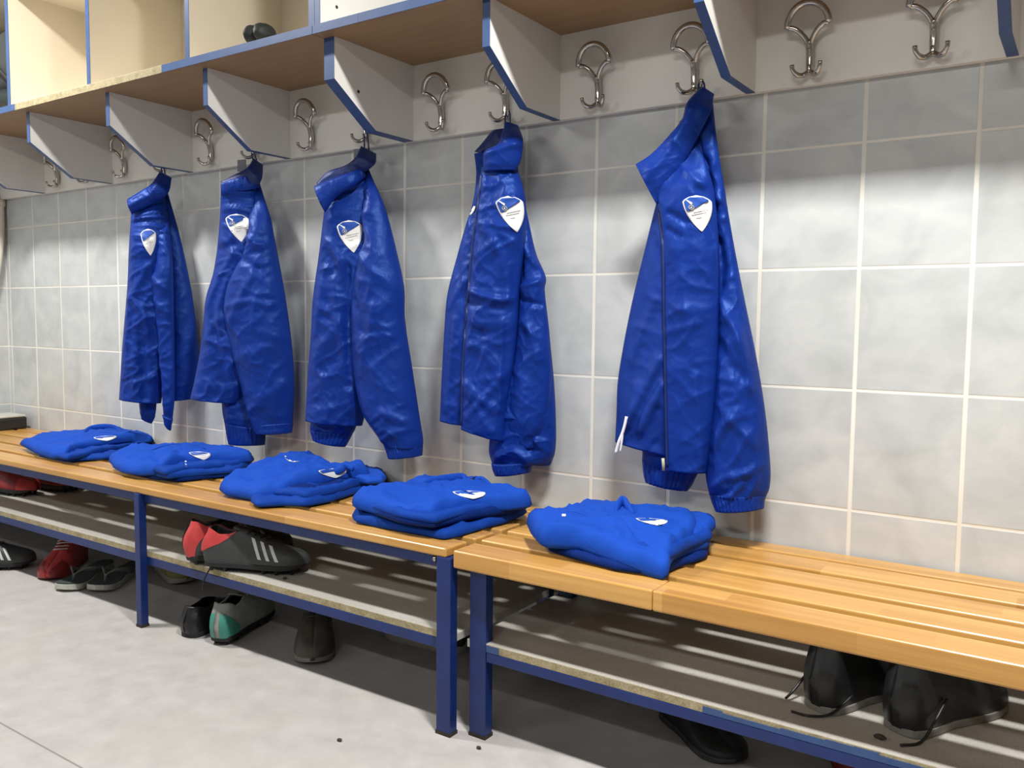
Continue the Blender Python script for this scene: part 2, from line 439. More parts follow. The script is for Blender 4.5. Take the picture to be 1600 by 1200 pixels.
# peeling blue edge tape, ragged
mb = MB(); random.seed(4)
xs = -0.3235; tops = [SB-0.0045]
pts = [(-0.822, 0.0165), (-0.788, 0.0165), (-0.772, 0.009)]
def band(x0, x1, za, zb):
    box('edge_tape', x0, x1, -0.4322, -0.4310, za, zb, M['bluedge'], shB)
band(-0.822, -0.790, SB-0.0165, SB-0.002)
x = -0.345; rag = []
while x < 1.04:
    w = random.uniform(0.02, 0.09)
    top = SB-random.choice([0.0025, 0.0035, 0.006, 0.0045])-(0.002 if x < -0.2 else 0.0)
    if random.random() < 0.12: top = SB-0.008
    rag.append((x, top)); x = min(x+w, 1.05); rag.append((x, top))
vv = []; ff = []
for (rx, rz) in rag: vv += [(rx, -0.4322, SB-0.0165), (rx, -0.4322, rz), (rx, -0.4310, SB-0.0165), (rx, -0.4310, rz)]
for k in range(len(rag)-1):
    a = 4*k; b = a+4
    ff += [(a, b, b+1, a+1), (a+2, a+3, b+3, b+2), (a+1, b+1, b+3, a+3), (a, a+2, b+2, b)]
ff += [(0, 1, 3, 2), (len(vv)-4, len(vv)-2, len(vv)-1, len(vv)-3)]
link('edge_tape', vv, ff, M['bluedge'], shB, False)
box('shelf_rail', -0.822, 0.978, -0.4320, -0.408, SB-0.038, SB-0.0172, M['bluepaint'], bB, 0.0015)
box('shelf_rail', -0.822, 0.978, -0.070, -0.046, SB-0.038, SB-0.0172, M['bluepaint'], bB, 0.0015)

# ------------------------------------------------------------------ overhead coat racks
ZB, ZU, ZT, ZTOP = 1.376, 1.577, 1.598, 1.985
YS, YD, YBK = -0.352, -0.315, -0.020
DIV = [(-0.0195, ZB), (-0.168, ZB), (YD, 1.476), (YD, ZU), (-0.0195, ZU)]
def divider(parent, xr, th, hole=False):
    d = MB().prism_x(DIV, xr-th, xr).build('divider', M['white'], parent)
    # banding along front, chamfer and bottom
    e = 0.0012
    for nm, prof in (('edge_band', [(YD-e, 1.476-e*0.6), (YD-e, ZU-0.0005), (YD-0.0001, ZU-0.0005), (YD-0.0001, 1.476)]),
                     ('edge_band', [(-0.168-e*0.4, ZB-e), (YD-e, 1.476-e*0.6), (YD-0.0001, 1.476), (-0.168, ZB-0.0001)]),
                     ('edge_band', [(-0.0195, ZB-e), (-0.168-e*0.4, ZB-e), (-0.168, ZB-0.0001), (-0.0195, ZB-0.0001)])):
        MB().prism_x(prof, xr-th-0.0003, xr+0.0003).build(nm, M['bluedge'], d)
    if hole:
        MB().tube([(xr+0.0001, -0.232, 1.462), (xr+0.0008, -0.232, 1.462)], 0.0042, 10).build('screw_hole', M['darkhole'], d, True)
    return d
def upright(parent, xr, th, mat, hole=False):
    d = box('partition', xr-th, xr, -0.344, -0.0195, ZT, ZTOP, mat, parent)
    box('edge_band', xr-th-0.0003, xr+0.0003, -0.3456, -0.3442, ZT, ZTOP, M['bluedge'], d)
    if hole:
        p = at(526, 11, 0, xr)
        MB().tube([(xr+0.0001, p.y, p.z), (xr+0.0008, p.y, p.z)], 0.0042, 10).build('screw_hole', M['darkhole'], d, True)
    return d
def smooth_pts(pts, n): return catmull(pts, n)
def hook(parent, x, z0=1.3855, y0=-0.0205, lean=0.0):
    root = None
    y = lambda d: y0-d
    # base stem
    st = MB()
    st.tube(catmull([(x, y(0.020), z0+0.074), (x, y(0.013), z0+0.060), (x, y(0.010), z0+0.045), (x, y(0.010), z0+0.028), (x, y(0.013), z0+0.010)], 16),
            [0.0075, 0.0085, 0.009, 0.009, 0.009, 0.009, 0.009, 0.009, 0.009, 0.009, 0.009, 0.0088, 0.0085, 0.008, 0.0075, 0.006], 10, 0.9)
    s = st.build('coat_hook', M['chrome'], parent, True)
    for zz in (0.056, 0.022):
        MB().tube([(x, y(0.0185), z0+zz), (x, y(0.0205), z0+zz)], 0.0035, 8).build('screw', M['chrome'], s, True)
    lp = MB()
    arc = [(x+0.041*math.cos(a), y(0.034+0.010*math.sin(a)), z0+0.098+0.043*math.sin(a)) for a in [math.pi*k/20 for k in range(21)]]
    lp.tube(arc, 0.0070, 10)
    for sg in (-1, 1):
        lp.tube(catmull([(x+sg*0.041, y(0.034), z0+0.099), (x+sg*0.031, y(0.032), z0+0.0985), (x+sg*0.018, y(0.028), z0+0.090), (x+sg*0.008, y(0.022), z0+0.078), (x+sg*0.002, y(0.017), z0+0.066)], 12), 0.0056, 8)
    lp.build('loop', M['chrome'], s, True)
    for sg in (-1, 1):
        MB().tube(catmull([(x, y(0.012), z0+0.014), (x+sg*0.012, y(0.020), z0+0.005), (x+sg*0.021, y(0.030), z0+0.006), (x+sg*0.027, y(0.037), z0+0.015), (x+sg*0.028, y(0.039), z0+0.024)], 14),
                  [0.0055]*8+[0.005, 0.0046, 0.0044, 0.0044, 0.0046, 0.0046], 8).build('prong', M['chrome'], s, True)
    return s

rA = empty('coat_rack_unit', (-2.55, -0.02, ZB), 0, 'overhead cubby and coat rack unit at left with chipped front shelf edge', 'coat rack', 'overhead coat racks')
box('hook_board', -3.69, -1.416, YBK, -0.001, ZB, ZU, M['white'], rA)
sA = box('shelf_board', -3.69, -1.4165, YS, -0.001, ZU, ZT, M['laminate'], rA)
MB().box(-2.03, -1.4165, YS-0.0015, YS-0.0001, ZU+0.0005, ZT+0.0003).build('edge_band', M['bluedge'], sA)
MB().box(-3.69, -2.862, YS-0.0015, YS-0.0001, ZU+0.0005, ZT+0.0003).build('edge_band', M['bluedge'], sA)
MB().box(-2.862, -2.03, YS-0.0008, YS-0.0001, ZU+0.0005, ZT).build('raw_edge', M['chip'], sA)
MB().box(-3.69, -1.4165, YS+0.0005, -0.0205, ZT, ZT+0.001).build('shelf_top_lining', M['cream'], sA)
box('back_panel', -3.69, -1.416, -0.019, -0.001, ZT+0.001, ZTOP, M['cream'], rA)
box('top_board', -3.69, -1.416, YS, -0.001, ZTOP, ZTOP+0.018, M['cream'], rA)
for xr in (-1.876, -2.360, -2.842, -3.322): divider(rA, xr, 0.018)
upright(rA, -1.4165, 0.020, M['cream'])
for xr in (-1.913, -2.410, -2.905, -3.400): upright(rA, xr, 0.018, M['cream'])
for x in (-1.548, -1.771, -2.030, -2.249, -2.500, -2.748, -2.990, -3.209): hook(rA, x)

rB = empty('coat_rack_unit', (-0.2, -0.02, ZB), 0, 'overhead cubby and coat rack unit at right with unbroken blue shelf edge', 'coat rack', 'overhead coat racks')
box('hook_board', -1.4155, 1.03, YBK, -0.001, ZB, ZU, M['white'], rB)
sB = box('shelf_board', -1.4145, 1.03, YS, -0.001, ZU, ZT, M['laminate'], rB)
for xa, xb in ((-1.4145, -1.262), (-1.2615, -1.0405), (-1.0400, 1.03)):
    MB().box(xa, xb, YS-0.0015, YS-0.0001, ZU+0.0005, ZT+0.0003).build('edge_band', M['bluedge'], sB)
MB().box(-1.4145, 1.03, YS+0.0005, -0.0205, ZT, ZT+0.001).build('shelf_top_lining', M['white'], sB)
box('back_panel', -1.4155, 1.03, -0.019, -0.001, ZT+0.001, ZTOP, M['white'], rB)
box('top_board', -1.4155, 1.03, YS, -0.001, ZTOP, ZTOP+0.018, M['white'], rB)
divider(rB, -1.380, 0.034, True)
for xr in (-0.909, -0.425, 0.060, 0.545, 1.029): divider(rB, xr, 0.019)
upright(rB, -1.397, 0.0178, M['white'], True)
for xr in (-0.909, -0.420, 0.070, 0.555, 1.029): upright(rB, xr, 0.018, M['white'])
for x in (-1.272, -1.064, -0.798, -0.558, -0.309, -0.080, 0.18, 0.42): hook(rB, x)
# ------------------------------------------------------------------ hanging jackets
def dist_poly(x, y, pts):
    best = 1e9
    for (ax, ay), (bx, by) in zip(pts, pts[1:]):
        dx, dy = bx-ax, by-ay; L2 = dx*dx+dy*dy+1e-9
        t = min(1, max(0, ((x-ax)*dx+(y-ay)*dy)/L2))
        qx, qy = ax+t*dx-x, ay+t*dy-y
        d = math.sqrt(qx*qx+qy*qy)
        e = min(t, 1-t)
        if d < best:
            best = d
    return best
def along(x, y, pts):
    a, b = pts[0], pts[-1]
    dx, dy = b[0]-a[0], b[1]-a[1]
    return ((x-a[0])*dx+(y-a[1])*dy)/(dx*dx+dy*dy+1e-9)
class Hang:
    """vertical sheet of two planes hinged below the hook; cloth is laid out on it"""
    def __init__(s, hx, hy, al, ar, hz=1.37, drop=0.0):
        s.q = Vector((hx, hy, 0)); s.hz = hz
        s.tl = Vector((math.cos(al), math.sin(al), 0)); s.tr = Vector((math.cos(ar), math.sin(ar), 0))
        s.nl = Vector((s.tl.y, -s.tl.x, 0)); s.nr = Vector((s.tr.y, -s.tr.x, 0))
    def at(s, px, py, off=0.0):
        d = ray(px, py)
        def hit(n, t):
            q = s.q+n*off
            k = (q-CAM).dot(n)/d.dot(n); p = CAM+d*k
            return p, (p-q).dot(t)
        p, u = hit(s.nl, s.tl)
        if u > 0:
            p, u = hit(s.nr, s.tr)
        return p
def rdg(v, k=2.0):
    n = mnoise.noise(v); return (1-min(1.0, abs(n)*2.6))**k
def wrinkle(p, seed, t, amp=1.0):
    u = p.x*t.x+p.y*t.y; z = p.z
    wx = 0.030*mnoise.noise(Vector((u*9, z*9, seed))); wz = 0.030*mnoise.noise(Vector((u*9, z*9, seed+31)))
    u2, z2 = u+wx, z+wz
    n1 = mnoise.noise(Vector((u*7+seed, z*3.0, seed*1.7)))
    n2 = mnoise.noise(Vector((u*16+seed, z*9, seed*0.7)))
    r1 = rdg(Vector((u2*7+z2*6+seed*3, z2*5-u2*4, seed)), 1.6)
    r2 = rdg(Vector((u2*11-z2*15+seed, z2*9+u2*6, seed*4.1)), 2.2)
    r3 = rdg(Vector((u2*24+z2*22, z2*20-u2*10+seed*5, seed*2.3)), 2.0)
    r4 = rdg(Vector((u2*40-z2*40, z2*46+seed, seed*1.3)), 1.5)
    return amp*(0.011*n1+0.0035*n2+0.0065*r1+0.0052*r2+0.0024*r3+0.0010*r4)
JSURF = []
def blade(name, mat, parent, H, L, R, off=0.0, bf=0.03, bb=0.02, folds=(), amp=1.0, seed=1.0, nu=40, nv=100, t0=0.5, t1=0.8,
          pw=0.55, ripple=0.0, rip_n=10, surf=True, closed_ends=True):
    """closed soft sheet between a left and a right outline (photo pixels [+ own offset]) hung on H"""
    if nv >= 60: nu, nv = max(nu, 54), max(nv, 150)
    f3 = lambda q: (q[0], q[1], q[2] if len(q) > 2 else off)
    Lr = catmull([f3(q) for q in L], nv+1); Rr = catmull([f3(q) for q in R], nv+1)
    verts = []; n2 = 2*nu
    for j in range(nv+1):
        v = j/nv
        tp = (t0+(1-t0)*ss(0, 0.18, v))*(t1+(1-t1)*ss(0, 0.12, 1-v))
        a = H.at(Lr[j][0], Lr[j][1], Lr[j][2]); b = H.at(Rr[j][0], Rr[j][1], Rr[j][2])
        ch = b-a; t = Vector((ch.x, ch.y, 0))
        t = t.normalized() if t.length > 1e-5 else Vector((1, 0, 0))
        n = Vector((t.y, -t.x, 0))
        w = ch.length; lim = min(1.0, w/0.10)
        ring = []
        for i in range(nu+1):
            u = i/nu; pr = max(0.0, math.sin(math.pi*u))**pw
            p = a+ch*u
            d = bf*pr*tp*lim
            if pr > 1e-4:
                x, y = proj(p)
                e = 0.0
                for fo in folds:
                    pts, am, wd = fo[0], fo[1], fo[2]
                    dd = dist_poly(x, y, pts)
                    if dd < wd*3:
                        if len(fo) > 3:   # one-sided step: cloth on the + side lies higher
                            ax, ay = pts[0]; bx, by = pts[-1]
                            k = 0
                            bd = 1e9
                            for m_ in range(len(pts)-1):
                                q = dist_poly(x, y, pts[m_:m_+2])
                                if q < bd: bd = q; k = m_
                            (ax, ay), (bx, by) = pts[k], pts[k+1]
                            sd = ((bx-ax)*(y-ay)-(by-ay)*(x-ax))/(math.hypot(bx-ax, by-ay)+1e-9)
                            s_ = sd/wd
                            e += am*(math.exp(-s_*s_*0.35) if s_ < 0 else math.exp(-s_*s_*6))*math.exp(-max(0, dd-abs(sd))**2/(wd*wd*0.5))
                        else:
                            e += am*math.exp(-(dd/wd)**2)
                rp = ripple*math.sin(u*math.pi*2*rip_n+seed*3+2*mnoise.noise(Vector((u*6, v*3, seed))))*(0.6+0.4*mnoise.noise(Vector((u*20, v*5, seed+9))))
                d += (wrinkle(p, seed, t, amp)*min(1, pr*1.3)+e+rp)*min(1.0, pr*1.5)
            p = p+n*d
            p.y = min(p.y, -0.010 if p.z < 1.36 else -0.024)
            ring.append(p)
        for i in range(nu-1, 0, -1):
            u = i/nu; pr = max(0.0, math.sin(math.pi*u))**pw
            p = a+ch*u-n*(bb*pr*tp*lim)
            p.y = min(p.y, -0.006 if p.z < 1.36 else -0.022)
            ring.append(p)
        verts += ring
    faces = []
    for j in range(nv):
        for i in range(n2):
            i2 = (i+1) % n2
            faces.append((j*n2+i, j*n2+i2, (j+1)*n2+i2, (j+1)*n2+i))
    faces.append(tuple(range(n2))); faces.append(tuple(nv*n2+i for i in reversed(range(n2))))
    o = link(name, verts, faces, mat, parent, True)
    if surf: JSURF.append((verts, faces))
    return o
def surf_hit(tree, px, py):
    d = ray(px, py).normalized()
    h = tree.ray_cast(CAM, d)
    return h
def make_tree(surfs):
    V = []; Fc = []
    for v, f in surfs:
        b = len(V); V += v; Fc += [tuple(b+i for i in q) for q in f]
    return BVHTree.FromPolygons(V, Fc)
def patch(name, mat, parent, tree, quad, rows, lift, pad=0.0, mirror=False):
    """thin cloth patch: rows = [(b, a0, a1)] in crest units, laid on the surface below it. quad = px of (0,0),(1,0),(0,1) corners"""
    (x0, y0), (x1, y1), (x2, y2) = quad
    nu = 8; verts = []; ok = True
    grid = []
    last = None
    for b, a0, a1 in rows:
        r = []
        for i in range(nu+1):
            a = a0+(a1-a0)*i/nu
            px = x0+(x1-x0)*a+(x2-x0)*b; py = y0+(y1-y0)*a+(y2-y0)*b
            h = surf_hit(tree, px, py)
            if h[0] is None: p = None
            else: p = h[0]+(CAM-h[0]).normalized()*lift+Vector(h[1])*(0.0 if Vector(h[1]).dot(CAM-h[0]) < 0 else 0.0)
            r.append(p)
        grid.append(r)
    ref = [p for r in grid for p in r if p is not None]
    if not ref: return None
    for r in grid:
        for i in range(len(r)):
            if r[i] is None: r[i] = min(ref, key=lambda q: 1) if last is None else last
            last = r[i]
    # smooth the cloth a little so the stiff patch does not follow every crinkle
    for it in range(3):
        g2 = [[p.copy() for p in r] for r in grid]
        for j in range(len(grid)):
            for i in range(nu+1):
                nb = [grid[k][m] for k, m in ((j-1, i), (j+1, i), (j, i-1), (j, i+1)) if 0 <= k < len(grid) and 0 <= m <= nu]
                if len(nb) == 4:
                    q = sum(nb, Vector((0, 0, 0)))/4
                    d = ray(*proj(grid[j][i])).normalized()
                    g2[j][i] = grid[j][i]+d*((q-grid[j][i]).dot(d)*0.6)
        grid = g2
    n = len(grid)
    for r in grid: verts += r
    back = [p+(p-CAM).normalized()*0.0011 for p in verts]
    W = nu+1; N = len(verts)
    faces = []
    for j in range(n-1):
        for i in range(nu):
            q = (j*W+i, j*W+i+1, (j+1)*W+i+1, (j+1)*W+i)
            faces.append(q); faces.append(tuple(N+k for k in reversed(q)))
    rim = [i for i in range(W)]+[j*W+nu for j in range(1, n)]+[(n-1)*W+i for i in range(nu-1, -1, -1)]+[j*W for j in range(n-2, 0, -1)]
    for k in range(len(rim)):
        a, b = rim[k], rim[(k+1) % len(rim)]
        faces.append((a, b, N+b, N+a))
    return link(name, verts+back, faces, mat, parent, True)
def shield_w(b):
    """half-open outline of the badge: left/right edge at height b (0 top .. 1 tip)"""
    if b < 0.16:
        k = math.sqrt(max(0, b/0.16)); return 0.5-0.5*k*0.98-0.0, 0.5+0.5*k*0.98
    t = (b-0.16)/0.84
    w = 0.5*(1-t**2.1)**0.95
    w = max(w, 0.012); c = 0.5+0.06*t
    return c-w, c+w
def crest(parent, tree, quad, lift=0.0022, full=True, lines=True):
    N = 22
    rows = [(k/N, *shield_w(k/N)) for k in range(N+1)]
    c = patch('crest', M['cwhite'], parent, tree, quad, rows, lift)
    if c is None: return None
    tag(c, 'white and blue shield crest')
    # blue upper field cut by a slanting edge
    rb = []
    for k in range(N+1):
        b = 0.055+0.5*k/N
        l, r = shield_w(b); l += 0.055; r -= 0.055
        cut = (0.52-b)/0.40   # the white starts left lower, right higher
        r2 = min(r, cut) if b > 0.12 else r
        if r2-l > 0.02: rb.append((b, l, r2))
    if len(rb) > 2: patch('crest_field', M['cblue'], c, tree, quad, rb, lift+0.0018)
    if full:
        # bird above a small wheel
        patch('crest_bird', M['cwhite'], c, tree, quad, [(0.13, 0.13, 0.17), (0.17, 0.17, 0.26), (0.20, 0.21, 0.33), (0.23, 0.25, 0.33), (0.26, 0.28, 0.32)], lift+0.0028)
        ring = []
        mb = MB()
        pts = []
        for k in range(15):
            a = 2*math.pi*k/14
            A, B = 0.29+0.085*math.cos(a), 0.335+0.055*math.sin(a)
            (x0, y0), (x1, y1), (x2, y2) = quad
            px = x0+(x1-x0)*A+(x2-x0)*B; py = y0+(y1-y0)*A+(y2-y0)*B
            h = surf_hit(tree, px, py)
            if h[0] is not None: pts.append(h[0]+(CAM-h[0]).normalized()*(lift+0.0026))
        if len(pts) > 8:
            mb.tube(pts, 0.0011, 6).build('crest_wheel', M['cgold'], c, True)
        patch('crest_hub', M['cwhite'], c, tree, quad, [(0.315, 0.265, 0.315), (0.355, 0.265, 0.315)], lift+0.0028)
    if lines:
        for b0, a0, a1 in ((0.50, 0.34, 0.84), (0.56, 0.28, 0.78), (0.66, 0.42, 0.60)):
            sl = 0.20
            rowsl = [(b0+0.0, a0, a1), (b0+0.012, a0, a1)]
            q = quad
            patch('crest_lettering', M['cgrey'], c, tree, ((q[0][0], q[0][1]), (q[1][0]-(q[2][0]-q[0][0])*sl*0.6, q[1][1]-(q[2][1]-q[0][1])*sl*0.6), (q[2][0], q[2][1])), rowsl, lift+0.0016)
    return c
def thread(name, mat, parent, H, pts, off, r=0.0018, n=40):
    P = [H.at(x, y, off) for x, y in catmull([Vector((q[0], q[1], 0)) for q in pts], n)] if False else None
def on_surface_tube(name, mat, parent, tree, pts, r, lift=0.001, n=60, flat=1.0):
    ps = []
    for q in catmull([(a, b, 0) for a, b in pts], n):
        h = surf_hit(tree, q[0], q[1])
        if h[0] is not None and (not ps or (h[0]-ps[-1]).length < 0.08): ps.append(h[0]+(CAM-h[0]).normalized()*lift)
    if len(ps) < 4: return None
    return MB().tube(ps, r, 6).build(name, mat, parent, True)

JG = 'blue jackets hanging from the hooks'
def jacket(spec):
    JSURF.clear()
    H = Hang(*spec['hang'])
    tp = spec['tip']
    base = H.at(tp[0], tp[1], 0.0)
    j = empty('hanging_jacket', base, 0, spec['label'], 'jacket', JG)
    sd = spec['seed']
    for k, b in enumerate(spec['blades']):
        kw = dict(b); nm = kw.pop('n'); mt = M[kw.pop('m', 'nylon')]
        par = j
        ch = kw.pop('child', None)
        kw.setdefault('seed', sd+k*0.37)
        L = kw.pop('L'); R = kw.pop('R')
        o = blade(nm, mt, (last if ch else j), H, L, R, **kw)
        if not ch: last = o
    tree = make_tree(JSURF)
    crest(j, tree, spec['crest'], full=spec.get('full', True))
    for nm, mt, pts, r in spec.get('lines', ()):
        on_surface_tube(nm, M[mt], j, tree, pts, r)
    # hanger loop caught on the hook prong
    lx, ly, lz = spec['loop']
    hk = Vector((lx, ly, lz))
    MB().tube(catmull([base+Vector((-0.008, 0.004, -0.035)), hk+Vector((-0.006, 0.0, 0.001)), hk+Vector((0, 0, 0.006)), hk+Vector((0.006, 0, 0.001)), base+Vector((0.010, 0.004, -0.035))], 18), 0.0022, 6).build('hanger_loop', M['zip'], j, True)
    return j, H, tree

JACKETS = []
# --- fifth jacket (nearest)
JACKETS.append(dict(
 label='nearest blue jacket, hanging open with a white drawcord at its lower edge', seed=5.1,
 hang=(-0.525, -0.062, 0.30, 0.10), tip=(1095, 140), loop=(-0.530, -0.060, 1.400),
 crest=((1065, 305), (1111, 305), (1071, 362)),
 blades=[
  dict(n='torso', m='nylon_in', L=[(1062, 190, 0), (1030, 300), (1009, 383), (988, 470), (974, 540), (965, 599), (963, 650), (961, 690)],
       R=[(1110, 175, 0), (1122, 240), (1135, 313), (1140, 400), (1142, 480), (1135, 590), (1115, 690), (1098, 722)], off=0.0, bf=0.045, bb=0.035, amp=0.55,
       folds=[([(1028, 470), (990, 560)], 0.006, 7), ([(1036, 560), (985, 660)], 0.012, 8), ([(1040, 600), (1005, 670)], 0.010, 7), ([(1000, 600), (975, 680)], 0.008, 7), ([(1036, 640), (1030, 690)], -0.008, 9)]),
  dict(n='sleeve', L=[(1010, 640, -0.03), (1004, 700), (1003, 722)], R=[(1100, 640, -0.03), (1092, 735), (1088, 745)], off=-0.015, bf=0.03, bb=0.02, nv=24, seed=7.7),
  dict(n='cuff', L=[(1003, 718), (1005, 740), (1008, 753)], R=[(1090, 740), (1082, 757), (1075, 767)], off=-0.015, bf=0.032, bb=0.02, nv=14, nu=60, ripple=0.0025, rip_n=11, amp=0.25, t0=1, t1=0.9, child=1),
  dict(n='front_panel', L=[(1024, 290), (1035, 365), (1037, 494), (1040, 645), (1041, 734)],
       R=[(1088, 215, 0.02), (1106, 262), (1117, 305), (1124, 400), (1124, 470), (1121, 587), (1113, 675), (1104, 739)], off=0.055, bf=0.022, bb=0.03, amp=0.55, pw=0.4, t1=1, nu=44, nv=100,
       folds=[([(1050, 335), (1075, 350)], -0.006, 6), ([(1046, 360), (1066, 372)], -0.005, 5), ([(1095, 300), (1118, 380)], -0.008, 8), ([(1060, 400), (1085, 560)], 0.004, 10), ([(1040, 520), (1095, 505)], 0.003, 6), ([(1090, 590), (1100, 720)], 0.006, 9), ([(1062, 260), (1100, 290)], 0.005, 7)]),
  dict(n='sleeve', L=[(1088, 170, 0.02), (1098, 240), (1112, 300), (1121, 370), (1123, 470), (1118, 587), (1108, 675), (1102, 735), (1108, 772)],
       R=[(1114, 160, 0.0), (1121, 225), (1135, 313), (1147, 383), (1164, 470), (1182, 558), (1196, 645), (1204, 733), (1202, 764), (1195, 779)], off=0.035, bf=0.040, bb=0.035, amp=0.8, nu=44, nv=110, t0=0.4, t1=0.9,
       folds=[([(1124, 380), (1132, 420), (1128, 450)], -0.012, 8), ([(1128, 470), (1160, 520), (1180, 600)], 0.008, 8), ([(1130, 540), (1165, 590)], -0.006, 9), ([(1140, 640), (1185, 690)], 0.006, 8), ([(1120, 690), (1160, 640)], 0.006, 9),
              ([(1112, 760), (1140, 742), (1172, 736), (1200, 722)], 0.007, 6), ([(1118, 772), (1150, 762)], -0.007, 5), ([(1150, 770), (1168, 750)], 0.006, 5), ([(1175, 772), (1190, 745)], 0.006, 5), ([(1104, 250), (1118, 330)], -0.008, 6)]),
  dict(n='cuff', L=[(1108, 770), (1112, 783), (1118, 798)], R=[(1198, 774), (1195, 783), (1194, 794)], off=0.035, bf=0.040, bb=0.035, nv=16, nu=80, ripple=0.0022, rip_n=13, amp=0.25, t0=1, t1=0.95, child=1),
  dict(n='collar', m='nylon', L=[(1097, 135, 0.005), (1073, 161), (1066, 185), (1044, 213), (1018, 240), (993, 257)],
       R=[(1116, 147, 0.005), (1110, 174), (1096, 205), (1078, 240), (1056, 280), (1026, 320)], off=0.05, bf=0.02, bb=0.02, amp=0.45, nv=60, t0=0.8, t1=0.6, folds=[([(1075, 180), (1050, 230), (1012, 280)], 0.006, 9)]),
 ],
 lines=[('zipper', 'zip', [(1030, 330), (1036, 380), (1038, 494), (1041, 645), (1043, 730)], 0.0035)]))
# --- fourth jacket
JACKETS.append(dict(
 label='blue jacket second from right, turned front-on with both sides of its zip showing', seed=4.3,
 hang=(-1.030, -0.062, 0.36, 0.16), tip=(790, 195), loop=(-1.036, -0.060, 1.400),
 crest=((772, 307), (815, 305), (784, 364)),
 blades=[
  dict(n='torso', m='nylon', L=[(741, 240, 0.03), (744, 272), (739, 315), (727, 354), (715, 397), (699, 460), (694, 518), (690, 590), (687, 658)],
       R=[(806, 240, 0), (818, 320), (822, 360), (822, 430), (820, 520), (812, 600), (790, 672)], off=0.0, bf=0.03, bb=0.03, amp=0.8,
       folds=[([(728, 440), (705, 480)], 0.006, 6), ([(716, 500), (700, 640)], 0.006, 7), ([(712, 380), (728, 470)], -0.005, 6)]),
  dict(n='sleeve', L=[(800, 560, 0.0), (775, 640), (764, 700), (770, 728)], R=[(858, 520, 0.0), (866, 600), (869, 680), (866, 712), (858, 724)], off=0.012, bf=0.04, bb=0.03, nv=60, seed=9.4, amp=1.0, t0=0.6,
       folds=[([(832, 560), (836, 700)], -0.012, 7), ([(780, 715), (810, 700), (830, 712)], 0.007, 5), ([(842, 620), (862, 660)], 0.006, 6), ([(846, 690), (862, 705)], 0.006, 5)]),
  dict(n='cuff', L=[(768, 724), (770, 733), (774, 743)], R=[(832, 722), (831, 730), (829, 738)], off=0.02, bf=0.038, bb=0.03, nv=12, nu=60, ripple=0.0022, rip_n=11, amp=0.25, t0=1, t1=0.95, child=1),
  dict(n='cuff', L=[(832, 712), (831, 720), (831, 726)], R=[(866, 710), (863, 720), (860, 727)], off=0.008, bf=0.03, bb=0.02, nv=10, nu=50, ripple=0.002, rip_n=8, amp=0.25, t0=1, t1=0.95, child=1),
  dict(n='sleeve', L=[(812, 318, 0.0), (814, 350, 0.02), (816, 400), (812, 470), (806, 540), (792, 640), (784, 700)],
       R=[(820, 316, 0.0), (826, 345, 0.02), (838, 397), (853, 434), (851, 452), (858, 518), (862, 580), (858, 640), (845, 700)], off=0.030, bf=0.035, bb=0.03, amp=0.9, nu=40, nv=90, t0=0.5, t1=0.5,
       folds=[([(818, 380), (842, 412)], 0.010, 7), ([(815, 450), (852, 440)], 0.008, 5), ([(822, 470), (848, 476)], -0.008, 5), ([(812, 360), (816, 430)], -0.012, 6), ([(830, 500), (850, 560)], 0.006, 7)]),
  dict(n='front_panel', L=[(752, 262, 0.05), (745, 335), (738, 388), (731, 470), (724, 566), (720, 670)],
       R=[(806, 255, 0.03), (819, 300), (823, 340), (820, 385), (812, 450), (808, 520), (800, 590), (792, 640), (788, 690)], off=0.050, bf=0.025, bb=0.025, amp=1.0, pw=0.42, t1=1, nu=44, nv=100,
       folds=[([(735, 455), (790, 470), (815, 466)], 0.007, 5), ([(736, 475), (800, 485)], -0.005, 6), ([(745, 300), (775, 290)], 0.005, 6), ([(748, 400), (780, 380)], 0.006, 7), ([(790, 500), (786, 640)], 0.005, 4), ([(728, 600), (780, 640)], 0.006, 8), ([(735, 650), (790, 590)], 0.007, 7), ([(757, 520), (748, 600)], -0.006, 8), ([(765, 360), (790, 400), (800, 460)], 0.007, 8), ([(722, 668), (752, 678), (788, 688)], -0.004, 7)]),
  dict(n='collar', m='nylon_dk', L=[(768, 205, 0.0), (752, 225), (741, 237)], R=[(808, 200, 0.0), (810, 225), (806, 250)], off=0.005, bf=0.02, bb=0.02, amp=0.5, nv=30, seed=2.2),
  dict(n='collar', m='nylon', L=[(790, 190, 0.01), (786, 205, 0.03), (778, 225), (757, 238), (755, 268)], R=[(810, 196, 0.01), (817, 218), (816, 240), (813, 253), (806, 266)], off=0.062, bf=0.025, bb=0.02, amp=0.5, nv=46, t0=0.9, t1=0.8,
       folds=[([(760, 242), (812, 228)], 0.005, 6)]),
 ],
 lines=[('zipper', 'zip', [(752, 272), (745, 335), (738, 388), (731, 470), (724, 566), (721, 664)], 0.0032)]))
